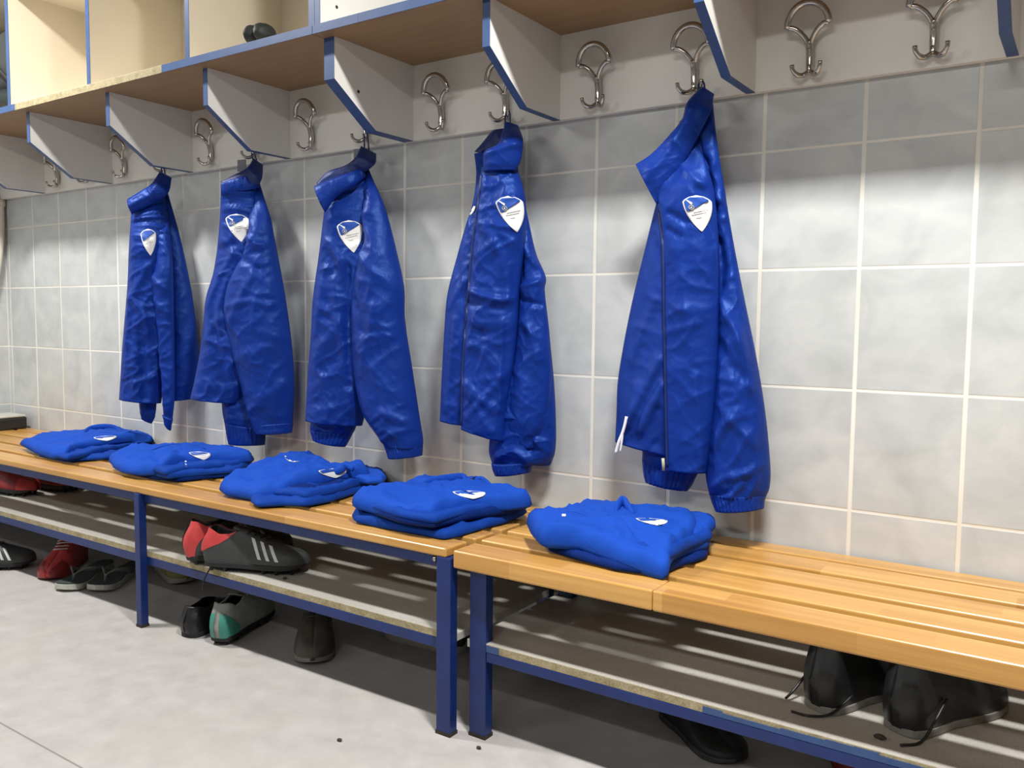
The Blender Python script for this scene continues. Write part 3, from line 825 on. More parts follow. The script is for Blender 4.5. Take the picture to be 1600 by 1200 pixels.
# --- third jacket
JACKETS.append(dict(
 label='middle blue jacket, third from either end, its sleeve reaching lowest on the right', seed=3.2,
 hang=(-1.512, -0.062, 0.50, 0.24), tip=(572, 232), loop=(-1.520, -0.060, 1.400),
 crest=((525, 345), (564, 343), (531, 396)),
 blades=[
  dict(n='sleeve', L=[(490, 640, -0.02), (484, 668), (486, 676)], R=[(560, 640, -0.02), (556, 668), (550, 680)], off=-0.02, bf=0.03, bb=0.02, nv=24, seed=7.1),
  dict(n='cuff', L=[(484, 672), (487, 682), (489, 688)], R=[(552, 676), (546, 688), (540, 698)], off=-0.02, bf=0.032, bb=0.02, nv=12, nu=60, ripple=0.0022, rip_n=10, amp=0.25, t0=1, t1=0.95, child=1),
  dict(n='torso', L=[(506, 300, 0.03), (506, 332), (499, 394), (489, 465), (486, 518), (480, 598), (477, 657)],
       R=[(575, 262, 0), (590, 330), (598, 400), (596, 480), (588, 560), (578, 620), (566, 665)], off=0.0, bf=0.045, bb=0.03, amp=1.0, t1=1, nu=48, nv=100,
       folds=[([(524, 380), (548, 430), (556, 480)], 0.008, 7), ([(515, 420), (495, 520)], 0.006, 8), ([(530, 440), (545, 540), (556, 640)], 0.010, 8), ([(505, 480), (540, 500)], 0.006, 6), ([(500, 560), (530, 520)], 0.006, 8), ([(490, 610), (540, 570)], 0.006, 8), ([(552, 420), (552, 600)], -0.010, 6), ([(512, 340), (530, 420)], -0.005, 7), ([(500, 640), (550, 630)], 0.004, 6), ([(478, 652), (520, 662), (566, 658)], -0.003, 6)]),
  dict(n='sleeve', L=[(568, 262, 0.0), (576, 310, 0.01), (576, 375, 0.025), (560, 415), (551, 465), (551, 536), (556, 598), (568, 646), (588, 677), (604, 697)],
       R=[(574, 258, 0.0), (592, 306), (612, 368), (631, 445), (633, 500), (645, 580), (656, 655), (661, 688), (660, 700)], off=0.045, bf=0.045, bb=0.035, amp=0.75, nu=44, nv=110, t0=0.4, t1=0.9,
       folds=[([(572, 400), (600, 430), (628, 450)], 0.006, 7), ([(560, 530), (620, 525)], 0.005, 6), ([(562, 470), (580, 520)], -0.006, 8), ([(600, 480), (575, 570)], 0.006, 8), ([(610, 640), (650, 660)], 0.006, 6), ([(600, 690), (630, 672), (656, 668)], 0.006, 5), ([(590, 330), (575, 400)], 0.005, 8)]),
  dict(n='cuff', L=[(600, 694), (604, 704), (608, 716)], R=[(660, 694), (660, 703), (659, 712)], off=0.045, bf=0.042, bb=0.035, nv=14, nu=70, ripple=0.0020, rip_n=12, amp=0.25, t0=1, t1=0.95, child=1),
  dict(n='collar', m='nylon_dk', L=[(564, 228, 0), (556, 245), (540, 258), (512, 268), (495, 285)], R=[(588, 240, 0), (586, 256), (565, 272), (530, 290), (508, 306)], off=0.03, bf=0.02, bb=0.02, amp=0.4, nv=46, seed=2.9),
  dict(n='collar', m='nylon', L=[(566, 262, 0.03), (545, 270), (515, 280), (491, 291)], R=[(572, 276, 0.03), (552, 292), (528, 306), (508, 332)], off=0.055, bf=0.018, bb=0.02, amp=0.5, nv=40, t0=0.8, t1=0.7),
 ]))
# --- second jacket
JACKETS.append(dict(
 label='blue jacket second from left, broad sleeve covering its right half', seed=2.1,
 hang=(-1.985, -0.062, 0.62, 0.34), tip=(400, 250), loop=(-2.002, -0.060, 1.400),
 crest=((351, 334), (387, 334), (357, 378)),
 blades=[
  dict(n='sleeve', L=[(346, 600, -0.02), (347, 640), (351, 664)], R=[(415, 600, -0.02), (415, 660), (414, 678)], off=-0.005, bf=0.03, bb=0.02, nv=30, seed=7.3),
  dict(n='cuff', L=[(351, 660), (354, 680), (357, 694)], R=[(415, 670), (415, 684), (414, 695)], off=-0.005, bf=0.032, bb=0.02, nv=12, nu=60, ripple=0.0022, rip_n=10, amp=0.25, t0=1, t1=0.95, child=1),
  dict(n='torso', L=[(345, 296, 0.03), (342, 366), (334, 424), (322, 466), (315, 531), (304, 593), (297, 623)],
       R=[(404, 275, 0), (412, 330), (420, 400), (420, 480), (410, 560), (398, 600), (380, 630)], off=0.0, bf=0.045, bb=0.03, amp=1.0, t1=1, nu=46, nv=90,
       folds=[([(372, 400), (345, 440), (326, 480)], 0.008, 7), ([(366, 430), (350, 480), (352, 520)], 0.008, 6), ([(340, 500), (356, 600)], -0.008, 7), ([(325, 530), (345, 500)], 0.006, 7), ([(365, 560), (370, 620)], 0.006, 6), ([(310, 600), (370, 605)], 0.004, 6), ([(350, 390), (372, 384)], -0.005, 6)]),
  dict(n='sleeve', L=[(399, 290, 0.0), (399, 340, 0.01), (386, 388, 0.04), (358, 440), (350, 485), (358, 531), (373, 585), (387, 642), (400, 676)],
       R=[(406, 285, 0.0), (419, 336), (436, 409), (447, 470), (457, 547), (460, 604), (458, 650), (456, 675)], off=0.045, bf=0.045, bb=0.035, amp=0.75, nu=44, nv=100, t0=0.4, t1=0.9,
       folds=[([(380, 375), (402, 372), (420, 388)], 0.008, 6), ([(372, 400), (412, 420)], -0.006, 6), ([(356, 480), (400, 470), (430, 478)], 0.006, 6), ([(366, 500), (405, 430)], 0.006, 7), ([(375, 560), (430, 540)], 0.005, 8), ([(400, 640), (450, 600)], 0.006, 8)]),
  dict(n='cuff', L=[(396, 664), (399, 671), (401, 678)], R=[(458, 660), (457, 668), (456, 676)], off=0.045, bf=0.042, bb=0.03, nv=10, nu=60, ripple=0.0012, rip_n=12, amp=0.2, t0=1, t1=0.95, child=1),
  dict(n='collar', m='nylon_dk', L=[(396, 247, 0), (386, 262), (368, 272), (344, 284)], R=[(411, 258, 0), (409, 280), (398, 296), (372, 296)], off=0.03, bf=0.02, bb=0.02, amp=0.4, nv=46, seed=2.9),
  dict(n='collar', m='nylon', L=[(402, 272, 0.03), (382, 275), (362, 280), (345, 287)], R=[(406, 293, 0.03), (390, 297), (368, 300), (346, 306)], off=0.05, bf=0.016, bb=0.02, amp=0.5, nv=36, t0=0.8, t1=0.7),
 ]))
# --- first jacket (farthest)
JACKETS.append(dict(
 label='blue jacket at far left end, slimmest of the hanging row', seed=1.4,
 hang=(-2.462, -0.070, 0.72, 0.30), tip=(256, 270), loop=(-2.474, -0.060, 1.400),
 crest=((219, 358), (243, 357), (222, 400)), full=False,
 blades=[
  dict(n='back_panel', L=[(252, 300, 0), (254, 360), (258, 440), (262, 540), (266, 627)], R=[(262, 300, 0), (277, 355), (290, 412), (302, 478), (309, 547), (306, 592), (299, 624)], off=-0.005, bf=0.035, bb=0.03, amp=0.7, t1=1),
  dict(n='sleeve', L=[(216, 600, 0.0), (217, 630), (219, 646)], R=[(246, 600, 0.0), (244, 640), (242, 652)], off=0.005, bf=0.025, bb=0.02, nv=24, seed=7.3),
  dict(n='cuff', L=[(218, 643), (220, 650), (221, 655)], R=[(243, 650), (240, 657), (237, 662)], off=0.005, bf=0.026, bb=0.02, nv=10, nu=50, ripple=0.002, rip_n=8, amp=0.25, t0=1, t1=0.95, child=1),
  dict(n='torso', L=[(205, 320, 0.03), (202, 393), (199, 455), (191, 547), (186, 624)],
       R=[(258, 296, 0), (266, 360), (268, 430), (266, 500), (262, 560), (252, 630)], off=0.02, bf=0.045, bb=0.03, amp=1.0, t1=1, nu=44, nv=90,
       folds=[([(240, 420), (222, 450), (205, 470)], 0.007, 6), ([(215, 470), (235, 495), (238, 520)], 0.010, 6), ([(222, 500), (215, 600)], 0.006, 7), ([(228, 540), (232, 620)], -0.008, 6), ([(206, 470), (200, 540)], 0.005, 7)]),
  dict(n='sleeve', L=[(247, 320, 0.03), (246, 400), (240, 440), (244, 490), (250, 540), (254, 610), (256, 655)], R=[(262, 318, 0.0), (268, 400), (271, 480), (272, 560), (272, 623), (267, 672)], off=0.055, bf=0.03, bb=0.03, amp=0.8, nv=90, t0=0.5, t1=0.8,
       folds=[([(242, 430), (262, 450)], 0.008, 5), ([(246, 470), (268, 490)], 0.006, 6), ([(256, 520), (262, 640)], 0.006, 5)]),
  dict(n='cuff', L=[(254, 648), (256, 654), (257, 659)], R=[(270, 655), (268, 664), (266, 673)], off=0.055, bf=0.028, bb=0.03, nv=8, nu=40, ripple=0.001, rip_n=8, amp=0.2, t0=1, t1=0.95, child=1),
  dict(n='collar', m='nylon', L=[(250, 268, 0.02), (238, 286), (220, 298), (199, 311)], R=[(268, 278, 0.02), (262, 302), (240, 318), (206, 335)], off=0.055, bf=0.022, bb=0.02, amp=0.5, nv=44, t0=0.9, t1=0.7, folds=[([(205, 322), (240, 305), (258, 285)], 0.006, 6)]),
 ]))
JT = []
for sp in JACKETS:
    JT.append(jacket(sp))
# drawcord at the hem of the nearest jacket
j5, H5, tr5 = JT[0]
mb = MB()
def h5(x, y, o=0.05): return H5.at(x, y, o)
for pts, r in (([(979, 651), (976, 665), (972, 678), (967, 690), (962, 708)], 0.0034), ([(973, 676), (972, 686), (970, 700), (969, 705)], 0.0024)):
    mb.tube(catmull([h5(x, y) for x, y in pts], 20), r, 8)
mb.build('drawcord', M['cord'], j5, True)
# zip pull and tape end at the foot of the open zip
MB().tube([h5(1036, 716, 0.075), h5(1037, 735, 0.075)], 0.0035, 8).build('zip_pull', M['cgold'], j5, True)
# loop tags of the second and third jackets
def loop_tag(k, pts):
    j, H, tr = JT[k]
    P = [H.at(x, y, 0.0) for x, y in pts]
    V = P+[p+Vector((0, 0.0015, 0)) for p in P]
    link('loop_tag', V, [(0, 1, 2, 3), (7, 6, 5, 4), (0, 4, 5, 1), (1, 5, 6, 2), (2, 6, 7, 3), (3, 7, 4, 0)], M['tagclear'], j, False)
loop_tag(3, [(371, 250), (384, 249), (384, 268), (371, 268)])
loop_tag(2, [(553, 233), (563, 232), (563, 250), (553, 251)])
# small white chest mark on the other front of the fourth jacket
j4, H4, tr4 = JT[1]
patch('chest_mark', M['cwhite'], j4, tr4, ((732, 322), (745, 322), (732, 336)), [(0.0, 0.62, 0.85), (0.25, 0.45, 0.8), (0.5, 0.3, 0.7), (0.75, 0.1, 0.5), (1.0, 0.0, 0.3)], 0.002)

# ------------------------------------------------------------------ folded shirts on the benches
def lin_ring(pts, na, cm, k):
    P = pts+[pts[0]]; L = [0.0]
    for a, b in zip(P, P[1:]): L.append(L[-1]+max(1e-6, (b-a).length))
    out = []; j = 0
    for i in range(na):
        t = L[-1]*i/na
        while j < len(P)-2 and t > L[j+1]: j += 1
        u = (t-L[j])/(L[j+1]-L[j]); out.append(cm[i].lerp(P[j].lerp(P[j+1], min(1, max(0, u))), k))
    return out
def cushion(name, mat, parent, outline, up=0.03, dn=0.02, floor=0.4085, zc=None, edge=0.16, folds=(), seed=1.0, amp=1.0, na=110, nr=16, sharp=0.5, surf=None, center=None, corner=0.75):
    pts = [at(x, y, 2, z) for x, y, z in outline]
    cm = catmull(pts+[pts[0]], na+1)[:-1]
    ring = lin_ring(pts, na, cm, corner)
    C = sum(ring, Vector((0, 0, 0)))/na
    if center: C = at(*center[:2], 2, center[2])
    if zc is None: zc = C.z
    top = []; bot = []
    def wob(p, k=1.0):
        return amp*k*(0.006*mnoise.noise(Vector((p.x*9+seed, p.y*9, seed)))+0.0060*rdg(Vector((p.x*12-p.y*9+seed, p.y*10+seed, 3.3)), 2.0)+0.0038*rdg(Vector((p.x*26+p.y*20, p.y*24-p.x*8+seed, 7.7)), 1.8))
    for j in range(1, nr):
        s = (j/nr)**1.35
        k = min(1.0, s/edge); rise = math.sqrt(max(0, 1-(1-k)**2))
        rt = []; rb = []
        for i in range(na):
            p = ring[i].lerp(C, s); p.z = ring[i].z*(1-s)+zc*s
            t = p.copy(); t.z += up*rise
            x, y = proj(t); e = 0.0
            for fo in folds:
                dd = dist_poly(x, y, fo[0])
                if dd < fo[2]*3: e += fo[1]*math.exp(-(dd/fo[2])**2)
            t.z += (wob(t)+e)*rise
            b = p.copy(); b.z = max(floor, b.z-dn*rise)
            rt.append(t); rb.append(b)
        top.append(rt); bot.append(rb)
    verts = []; rows = []
    def add(r):
        rows.append(list(range(len(verts), len(verts)+len(r)))); verts.extend(r)
    for r in reversed(top): add(r)
    rim = []
    for i, p in enumerate(ring):
        q = p.copy(); n = (p-C); n.z = 0; n = n.normalized() if n.length > 1e-6 else Vector((1, 0, 0))
        q += n*(0.0040*mnoise.noise(Vector((p.x*22+seed, p.y*22, 5.0)))*amp); q.z = max(floor+0.001, q.z)
        rim.append(q)
    add(rim)
    for r in bot: add(r)
    faces = []
    for a, b in zip(rows, rows[1:]):
        for i in range(na):
            faces.append((a[i], a[(i+1) % na], b[(i+1) % na], b[i]))
    ct = len(verts); tz = sum((verts[k].z for k in rows[0]), 0)/na; verts.append(Vector((C.x, C.y, tz)))
    cb = len(verts); verts.append(Vector((C.x, C.y, max(floor, zc-dn))))
    for i in range(na):
        faces.append((ct, rows[0][(i+1) % na], rows[0][i])); faces.append((cb, rows[-1][i], rows[-1][(i+1) % na]))
    o = link(name, verts, faces, mat, parent, True)
    if surf is not None: surf.append((verts, faces))
    return o
def roll(name, mat, parent, pts, r, n=24, flat=0.6, surf=None):
    """soft folded strip through (px,py,z) points"""
    P = catmull([at(x, y, 2, z) for x, y, z in pts], n)
    rr = [r*(0.55+0.45*math.sin(math.pi*min(1, max(0, (i+0.6)/(n+0.2))))**0.5) for i in range(n)]
    mb = MB(); mb.tube(P, rr, 12, flat)
    if surf is not None: surf.append(([Vector(v) for v in mb.v], mb.f))
    return mb.build(name, mat, parent, True)
SG = 'folded blue shirts in a row on the benches'
def stack(label, base, layers, crest_quad=None, rolls=(), extra=None):
    root = empty('folded_shirt', at(base[0], base[1], 2, 0.408), 0, label, 'shirt', SG)
    surf = []
    for nm, mt, outl, kw in layers:
        cushion(nm, M[mt], root, outl, surf=surf, **kw)
    for nm, mt, pts, r, fl in rolls:
        roll(nm, M[mt], root, pts, r, flat=fl)
    tr = make_tree(surf)
    if crest_quad: crest(root, tr, crest_quad, lift=0.0034, full=False, lines=False)
    if extra:
        for nm, mt, quad, rows in extra: patch(nm, M[mt], root, tr, quad, rows, 0.0022)
    return root
def lvl(pts, z): return [(x, y, z) for x, y in pts]
# fifth (nearest)
stack('folded blue shirt alone on the right bench, nearest of the five', (975, 845), [
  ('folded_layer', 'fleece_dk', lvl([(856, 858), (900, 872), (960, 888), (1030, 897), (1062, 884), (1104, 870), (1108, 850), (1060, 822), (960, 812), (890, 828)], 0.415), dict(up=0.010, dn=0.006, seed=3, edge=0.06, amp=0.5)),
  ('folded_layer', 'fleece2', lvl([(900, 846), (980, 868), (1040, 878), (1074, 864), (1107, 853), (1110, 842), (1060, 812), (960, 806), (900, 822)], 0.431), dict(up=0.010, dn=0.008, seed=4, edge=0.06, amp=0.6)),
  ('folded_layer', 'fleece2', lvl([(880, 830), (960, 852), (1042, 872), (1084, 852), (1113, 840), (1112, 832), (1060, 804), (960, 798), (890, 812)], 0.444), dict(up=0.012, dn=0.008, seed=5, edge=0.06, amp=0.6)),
  ('sleeve', 'fleece', [(1050, 818, .455), (1072, 806, .456), (1098, 807, .456), (1117, 814, .455), (1119, 821, .453), (1108, 831, .452), (1090, 838, .450), (1060, 836, .45)], dict(up=0.014, dn=0.012, seed=8, amp=0.4, edge=0.3)),
  ('folded_body', 'fleece', [(822, 816, .447), (830, 815, .450), (856, 815, .452), (888, 808, .452), (910, 799, .452), (930, 798, .452), (966, 804, .452), (990, 810, .452), (1026, 808, .452), (1050, 811, .452), (1075, 812, .452), (1091, 820, .451),
      (1088, 836, .449), (1058, 862, .440), (1049, 880, .431), (1046, 895, .421), (1038, 902, .415), (1024, 898, .416), (1000, 889, .421), (970, 878, .427), (927, 862, .433), (902, 852, .437), (870, 850, .437), (845, 848, .438), (836, 840, .440), (828, 828, .444)],
      dict(up=0.026, dn=0.014, zc=0.449, seed=6, edge=0.13, amp=1.25, folds=[([(1040, 870), (1022, 884)], -0.004, 5), ([(900, 800), (985, 812), (1040, 822)], 0.004, 8), ([(950, 812), (968, 804)], -0.004, 5), ([(1020, 830), (1048, 850), (1050, 890)], 0.006, 7), ([(870, 815), (960, 845)], 0.003, 12), ([(1090, 830), (1060, 850)], -0.003, 5)])),
 ], crest_quad=((992, 808), (1041, 811), (999, 819)),
 rolls=[('collar', 'fleece', [(962, 806, .470), (966, 790, .488), (973, 783, .494), (982, 795, .484), (989, 806, .474)], 0.013, 0.55)],
 extra=[('zip_end', 'cwhite', ((878, 803), (884, 803), (878, 807)), [(0, 0, 1), (1, 0, 1)])])
# fourth
stack('folded blue shirt at the right end of the left bench, thick two-tier pile', (690, 800), [
  ('folded_layer', 'fleece2', [(553, 800, .424), (549, 806, .420), (556, 814, .415), (600, 824, .413), (657, 834, .413), (693, 841, .413), (712, 838, .413), (750, 826, .414), (793, 814, .416), (824, 800, .420), (800, 786, .43), (720, 772, .43), (620, 780, .43)], dict(up=0.014, dn=0.008, seed=13, edge=0.10, amp=0.8,
      folds=[([(664, 836), (676, 818)], -0.004, 4), ([(690, 838), (720, 822)], 0.004, 6)])),
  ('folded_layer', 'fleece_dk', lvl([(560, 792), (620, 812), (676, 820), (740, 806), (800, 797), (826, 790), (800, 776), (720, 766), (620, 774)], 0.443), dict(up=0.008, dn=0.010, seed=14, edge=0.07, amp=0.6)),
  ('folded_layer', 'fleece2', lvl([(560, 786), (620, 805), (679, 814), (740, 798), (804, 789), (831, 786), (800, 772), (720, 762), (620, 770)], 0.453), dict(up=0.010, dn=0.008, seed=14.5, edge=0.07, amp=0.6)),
  ('folded_body', 'fleece', [(549, 785, .452), (556, 781, .455), (590, 775, .458), (624, 769, .460), (661, 759, .461), (700, 757, .461), (750, 760, .461), (775, 774, .459), (805, 778, .458), (829, 785, .456), (832, 789, .454), (800, 793, .453), (740, 794, .453), (690, 804, .451), (674, 811, .447), (640, 811, .445), (610, 806, .445), (575, 797, .446), (553, 791, .448)],
      dict(up=0.026, dn=0.010, zc=0.455, seed=16, edge=0.12, amp=1.25, folds=[([(660, 800), (700, 782), (770, 790)], 0.003, 7), ([(640, 790), (610, 806)], -0.004, 6), ([(600, 780), (650, 795)], 0.003, 8)])),
 ], crest_quad=((706, 766), (757, 767), (711, 779)),
 rolls=[('collar', 'fleece', [(650, 764, .474), (672, 753, .484), (700, 748, .487), (724, 746, .487), (726, 754, .480)], 0.012, 0.6), ('collar', 'fleece', [(738, 756, .478), (750, 749, .488), (758, 753, .484), (772, 766, .474)], 0.010, 0.6),
        ('zipper', 'zip', [(730, 755, .480), (737, 750, .488), (742, 746, .492)], 0.004, 1.0)])
# third
stack('middle folded blue shirt, peaked left flap with a sleeve end poking out', (470, 755), [
  ('folded_layer', 'fleece2', lvl([(395, 776), (391, 783), (402, 790), (440, 788), (478, 789), (520, 781), (577, 762), (596, 752), (560, 742), (480, 740), (420, 758)], 0.418), dict(up=0.012, dn=0.008, seed=23, edge=0.1, amp=0.9)),
  ('folded_layer', 'fleece_dk', lvl([(430, 762), (476, 768), (522, 759), (575, 747), (600, 743), (598, 738), (560, 728), (480, 734), (432, 748)], 0.444), dict(up=0.006, dn=0.006, seed=24.2, edge=0.06, amp=0.5)),
  ('folded_layer', 'fleece2', lvl([(420, 770), (478, 776), (522, 768), (575, 752), (602, 748), (600, 740), (560, 730), (480, 736), (430, 750)], 0.436), dict(up=0.012, dn=0.010, seed=24, edge=0.08, amp=0.7)),
  ('sleeve', 'fleece', [(560, 736, .448), (580, 734, .450), (598, 741, .449), (604, 747, .447), (598, 753, .444), (575, 754, .443), (550, 750, .443)], dict(up=0.012, dn=0.010, seed=28, amp=0.4, edge=0.3)),
  ('folded_body', 'fleece', [(342, 765, .424), (350, 759, .428), (371, 751, .438), (400, 737, .448), (424, 728, .453), (455, 720, .456), (478, 719, .456), (500, 726, .454), (525, 738, .452), (550, 737, .452), (572, 738, .451), (577, 743, .452), (540, 746, .452), (500, 754, .451), (466, 760, .446), (442, 772, .433), (412, 781, .420), (375, 776, .418), (350, 771, .419)],
      dict(up=0.028, dn=0.010, zc=0.450, seed=26, edge=0.13, amp=1.2, folds=[([(462, 749), (452, 764)], -0.004, 6), ([(462, 748), (520, 740), (572, 738)], 0.003, 6), ([(410, 752), (420, 775)], 0.003, 8), ([(440, 722), (480, 735)], 0.003, 7)])),
 ], crest_quad=((497, 733), (541, 731), (500, 748)),
 rolls=[('collar', 'fleece', [(500, 735, .468), (520, 738, .470), (533, 733, .478), (540, 728, .484), (552, 733, .478)], 0.010, 0.6)],
 extra=[('chest_mark', 'cwhite', ((444, 712), (470, 716), (444, 722)), [(0.0, 0.0, 0.15), (0.3, 0.05, 0.3), (0.5, 0.15, 0.95), (0.75, 0.3, 0.6)])])
# second
stack('folded blue shirt second from left, its side creased into many layers', (285, 725), [
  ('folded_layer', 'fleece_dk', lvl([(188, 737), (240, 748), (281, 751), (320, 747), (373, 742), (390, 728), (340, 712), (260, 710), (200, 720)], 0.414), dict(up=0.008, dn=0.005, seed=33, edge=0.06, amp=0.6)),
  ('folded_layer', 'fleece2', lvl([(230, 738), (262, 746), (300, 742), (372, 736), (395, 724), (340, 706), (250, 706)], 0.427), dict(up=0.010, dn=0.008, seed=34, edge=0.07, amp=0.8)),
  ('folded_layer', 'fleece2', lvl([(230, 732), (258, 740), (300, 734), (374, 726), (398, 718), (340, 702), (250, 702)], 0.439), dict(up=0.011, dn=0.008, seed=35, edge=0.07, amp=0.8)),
  ('folded_body', 'fleece', [(169, 719, .437), (176, 715, .441), (189, 711, .445), (214, 705, .449), (254, 703, .451), (307, 703, .451), (350, 707, .450), (376, 711, .449), (396, 717, .446), (394, 719, .447), (340, 720, .449), (292, 723, .448), (258, 733, .440), (242, 740, .430), (215, 741, .425), (189, 737, .424), (176, 729, .428)],
      dict(up=0.024, dn=0.010, zc=0.449, seed=36, edge=0.17, amp=1.3, folds=[([(243, 712), (254, 735)], -0.005, 5), ([(262, 712), (300, 728)], 0.004, 6), ([(280, 708), (320, 722)], -0.004, 5), ([(256, 728), (340, 722)], 0.004, 5), ([(200, 715), (240, 728)], 0.003, 8)])),
 ], crest_quad=((294, 705), (327, 706), (300, 718)),
 rolls=[('collar', 'fleece2', [(236, 706, .470), (262, 699, .474), (295, 698, .474), (320, 703, .470)], 0.009, 0.6)],
 extra=[('loop_tag', 'cwhite', ((288, 720), (292, 720), (290, 729)), [(0, 0.2, 0.9), (1, 0, 0.6)])])
# first (farthest)
stack('folded blue shirt at far left of the bench, low pile with humped collar', (140, 695), [
  ('folded_layer', 'fleece2', lvl([(60, 712), (100, 720), (140, 718), (170, 716), (215, 700), (236, 694), (190, 682), (110, 690)], 0.415), dict(up=0.009, dn=0.006, seed=43, edge=0.07, amp=0.8)),
  ('folded_layer', 'fleece2', lvl([(70, 708), (104, 717), (160, 706), (215, 693), (241, 689), (190, 678), (110, 686)], 0.429), dict(up=0.010, dn=0.008, seed=44, edge=0.08, amp=0.8)),
  ('folded_body', 'fleece', [(31, 694, .428), (45, 690, .433), (63, 685, .438), (106, 680, .444), (135, 678, .447), (160, 674, .448), (185, 675, .448), (205, 679, .447), (232, 684, .445), (240, 687, .445), (210, 687, .446), (160, 694, .445), (122, 703, .439), (101, 714, .428), (80, 715, .423), (55, 707, .423)],
      dict(up=0.022, dn=0.010, zc=0.444, seed=46, edge=0.17, folds=[([(126, 684), (104, 712)], -0.005, 5), ([(128, 682), (112, 700)], 0.004, 5), ([(106, 700), (180, 690)], 0.003, 6)])),
 ], crest_quad=((146, 682), (182, 680), (147, 690)),
 rolls=[('collar', 'fleece', [(128, 680, .462), (142, 670, .474), (162, 667, .478), (180, 669, .474), (188, 676, .464)], 0.012, 0.6)])

# ------------------------------------------------------------------ shoes and small things
ST = [  # s, half width, top height, opening half width
 (0.00, 0.008, 0.092, 0.0070), (0.008, 0.017, 0.093, 0.0135), (0.025, 0.025, 0.094, 0.019), (0.08, 0.0315, 0.090, 0.023), (0.18, 0.034, 0.078, 0.025), (0.28, 0.034, 0.080, 0.023),
 (0.36, 0.034, 0.090, 0.017), (0.42, 0.036, 0.089, 0.009), (0.47, 0.038, 0.084, 0.003), (0.55, 0.041, 0.073, 0.0), (0.66, 0.045, 0.060, 0.0), (0.78, 0.046, 0.049, 0.0),
 (0.88, 0.040, 0.041, 0.0), (0.95, 0.028, 0.034, 0.0), (0.985, 0.016, 0.027, 0.0), (1.0, 0.006, 0.018, 0.0)]
def st_at(s):
    for a, b in zip(ST, ST[1:]):
        if s <= b[0]:
            t = (s-a[0])/(b[0]-a[0]); return [a[i]+(b[i]-a[i])*t for i in range(4)]
    return list(ST[-1])
class Shoe:
    def __init__(s, L, H=1.0, W=1.0, low=1.0): s.L, s.H, s.W, s.low = L, H, W, low
    def pt(s, u, th, lift=0.0):
        """u along the shoe 0 heel..1 toe; th 0 right top edge .. 0.5 sole middle .. 1 left top edge"""
        _, w, h, o = st_at(u)
        w *= s.W; o *= s.W; h *= s.H*(s.low if u < 0.5 else s.low+(1-s.low)*min(1, (u-0.5)/0.3))
        th2 = th if th <= 0.5 else 1-th; sg = -1 if th <= 0.5 else 1
        k = th2/0.5
        if k < 0.68:
            q = k/0.68; ph0 = math.acos(min(1, o/w)) if o > 0 else math.pi/2
            ph = ph0*(1-q)
            y = w*math.cos(ph)**0.75; z = 0.006+(h-0.006)*max(0.0, math.sin(ph)/max(1e-6, math.sin(ph0)))**0.85
        elif k < 0.80:
            q = (k-0.68)/0.12; y = w*(1-0.06*q); z = 0.006*(1-q)
        else:
            q = (k-0.80)/0.20; y = w*0.94*(1-q); z = 0.0
        x = u*s.L
        if u < 0.16:
            kz = min(1.0, z/max(h, 1e-6)); x += (0.014*kz**2.2-0.010*math.sin(math.pi*min(1, kz*1.15)))*(1-u/0.16)
        p = Vector((x, sg*y, z))
        if lift: 
            c = Vector((x if 0.05 < u < 0.95 else s.L*0.5, 0, h*0.4)); p += (p-c).normalized()*lift
        return p
    def shell(s, u0, u1, th0, th1, lift=0.0, nu=34, nt=40, edge=None):
        V = []; Fc = []
        for i in range(nu+1):
            for j in range(nt+1):
                t = th0+(th1-th0)*j/nt
                a0, a1 = (u0, u1) if edge is None else edge(j/nt)
                V.append(s.pt(a0+(a1-a0)*i/nu, t, lift))
        for i in range(nu):
            for j in range(nt):
                Fc.append((i*(nt+1)+j, i*(nt+1)+j+1, (i+1)*(nt+1)+j+1, (i+1)*(nt+1)+j))
        return V, Fc
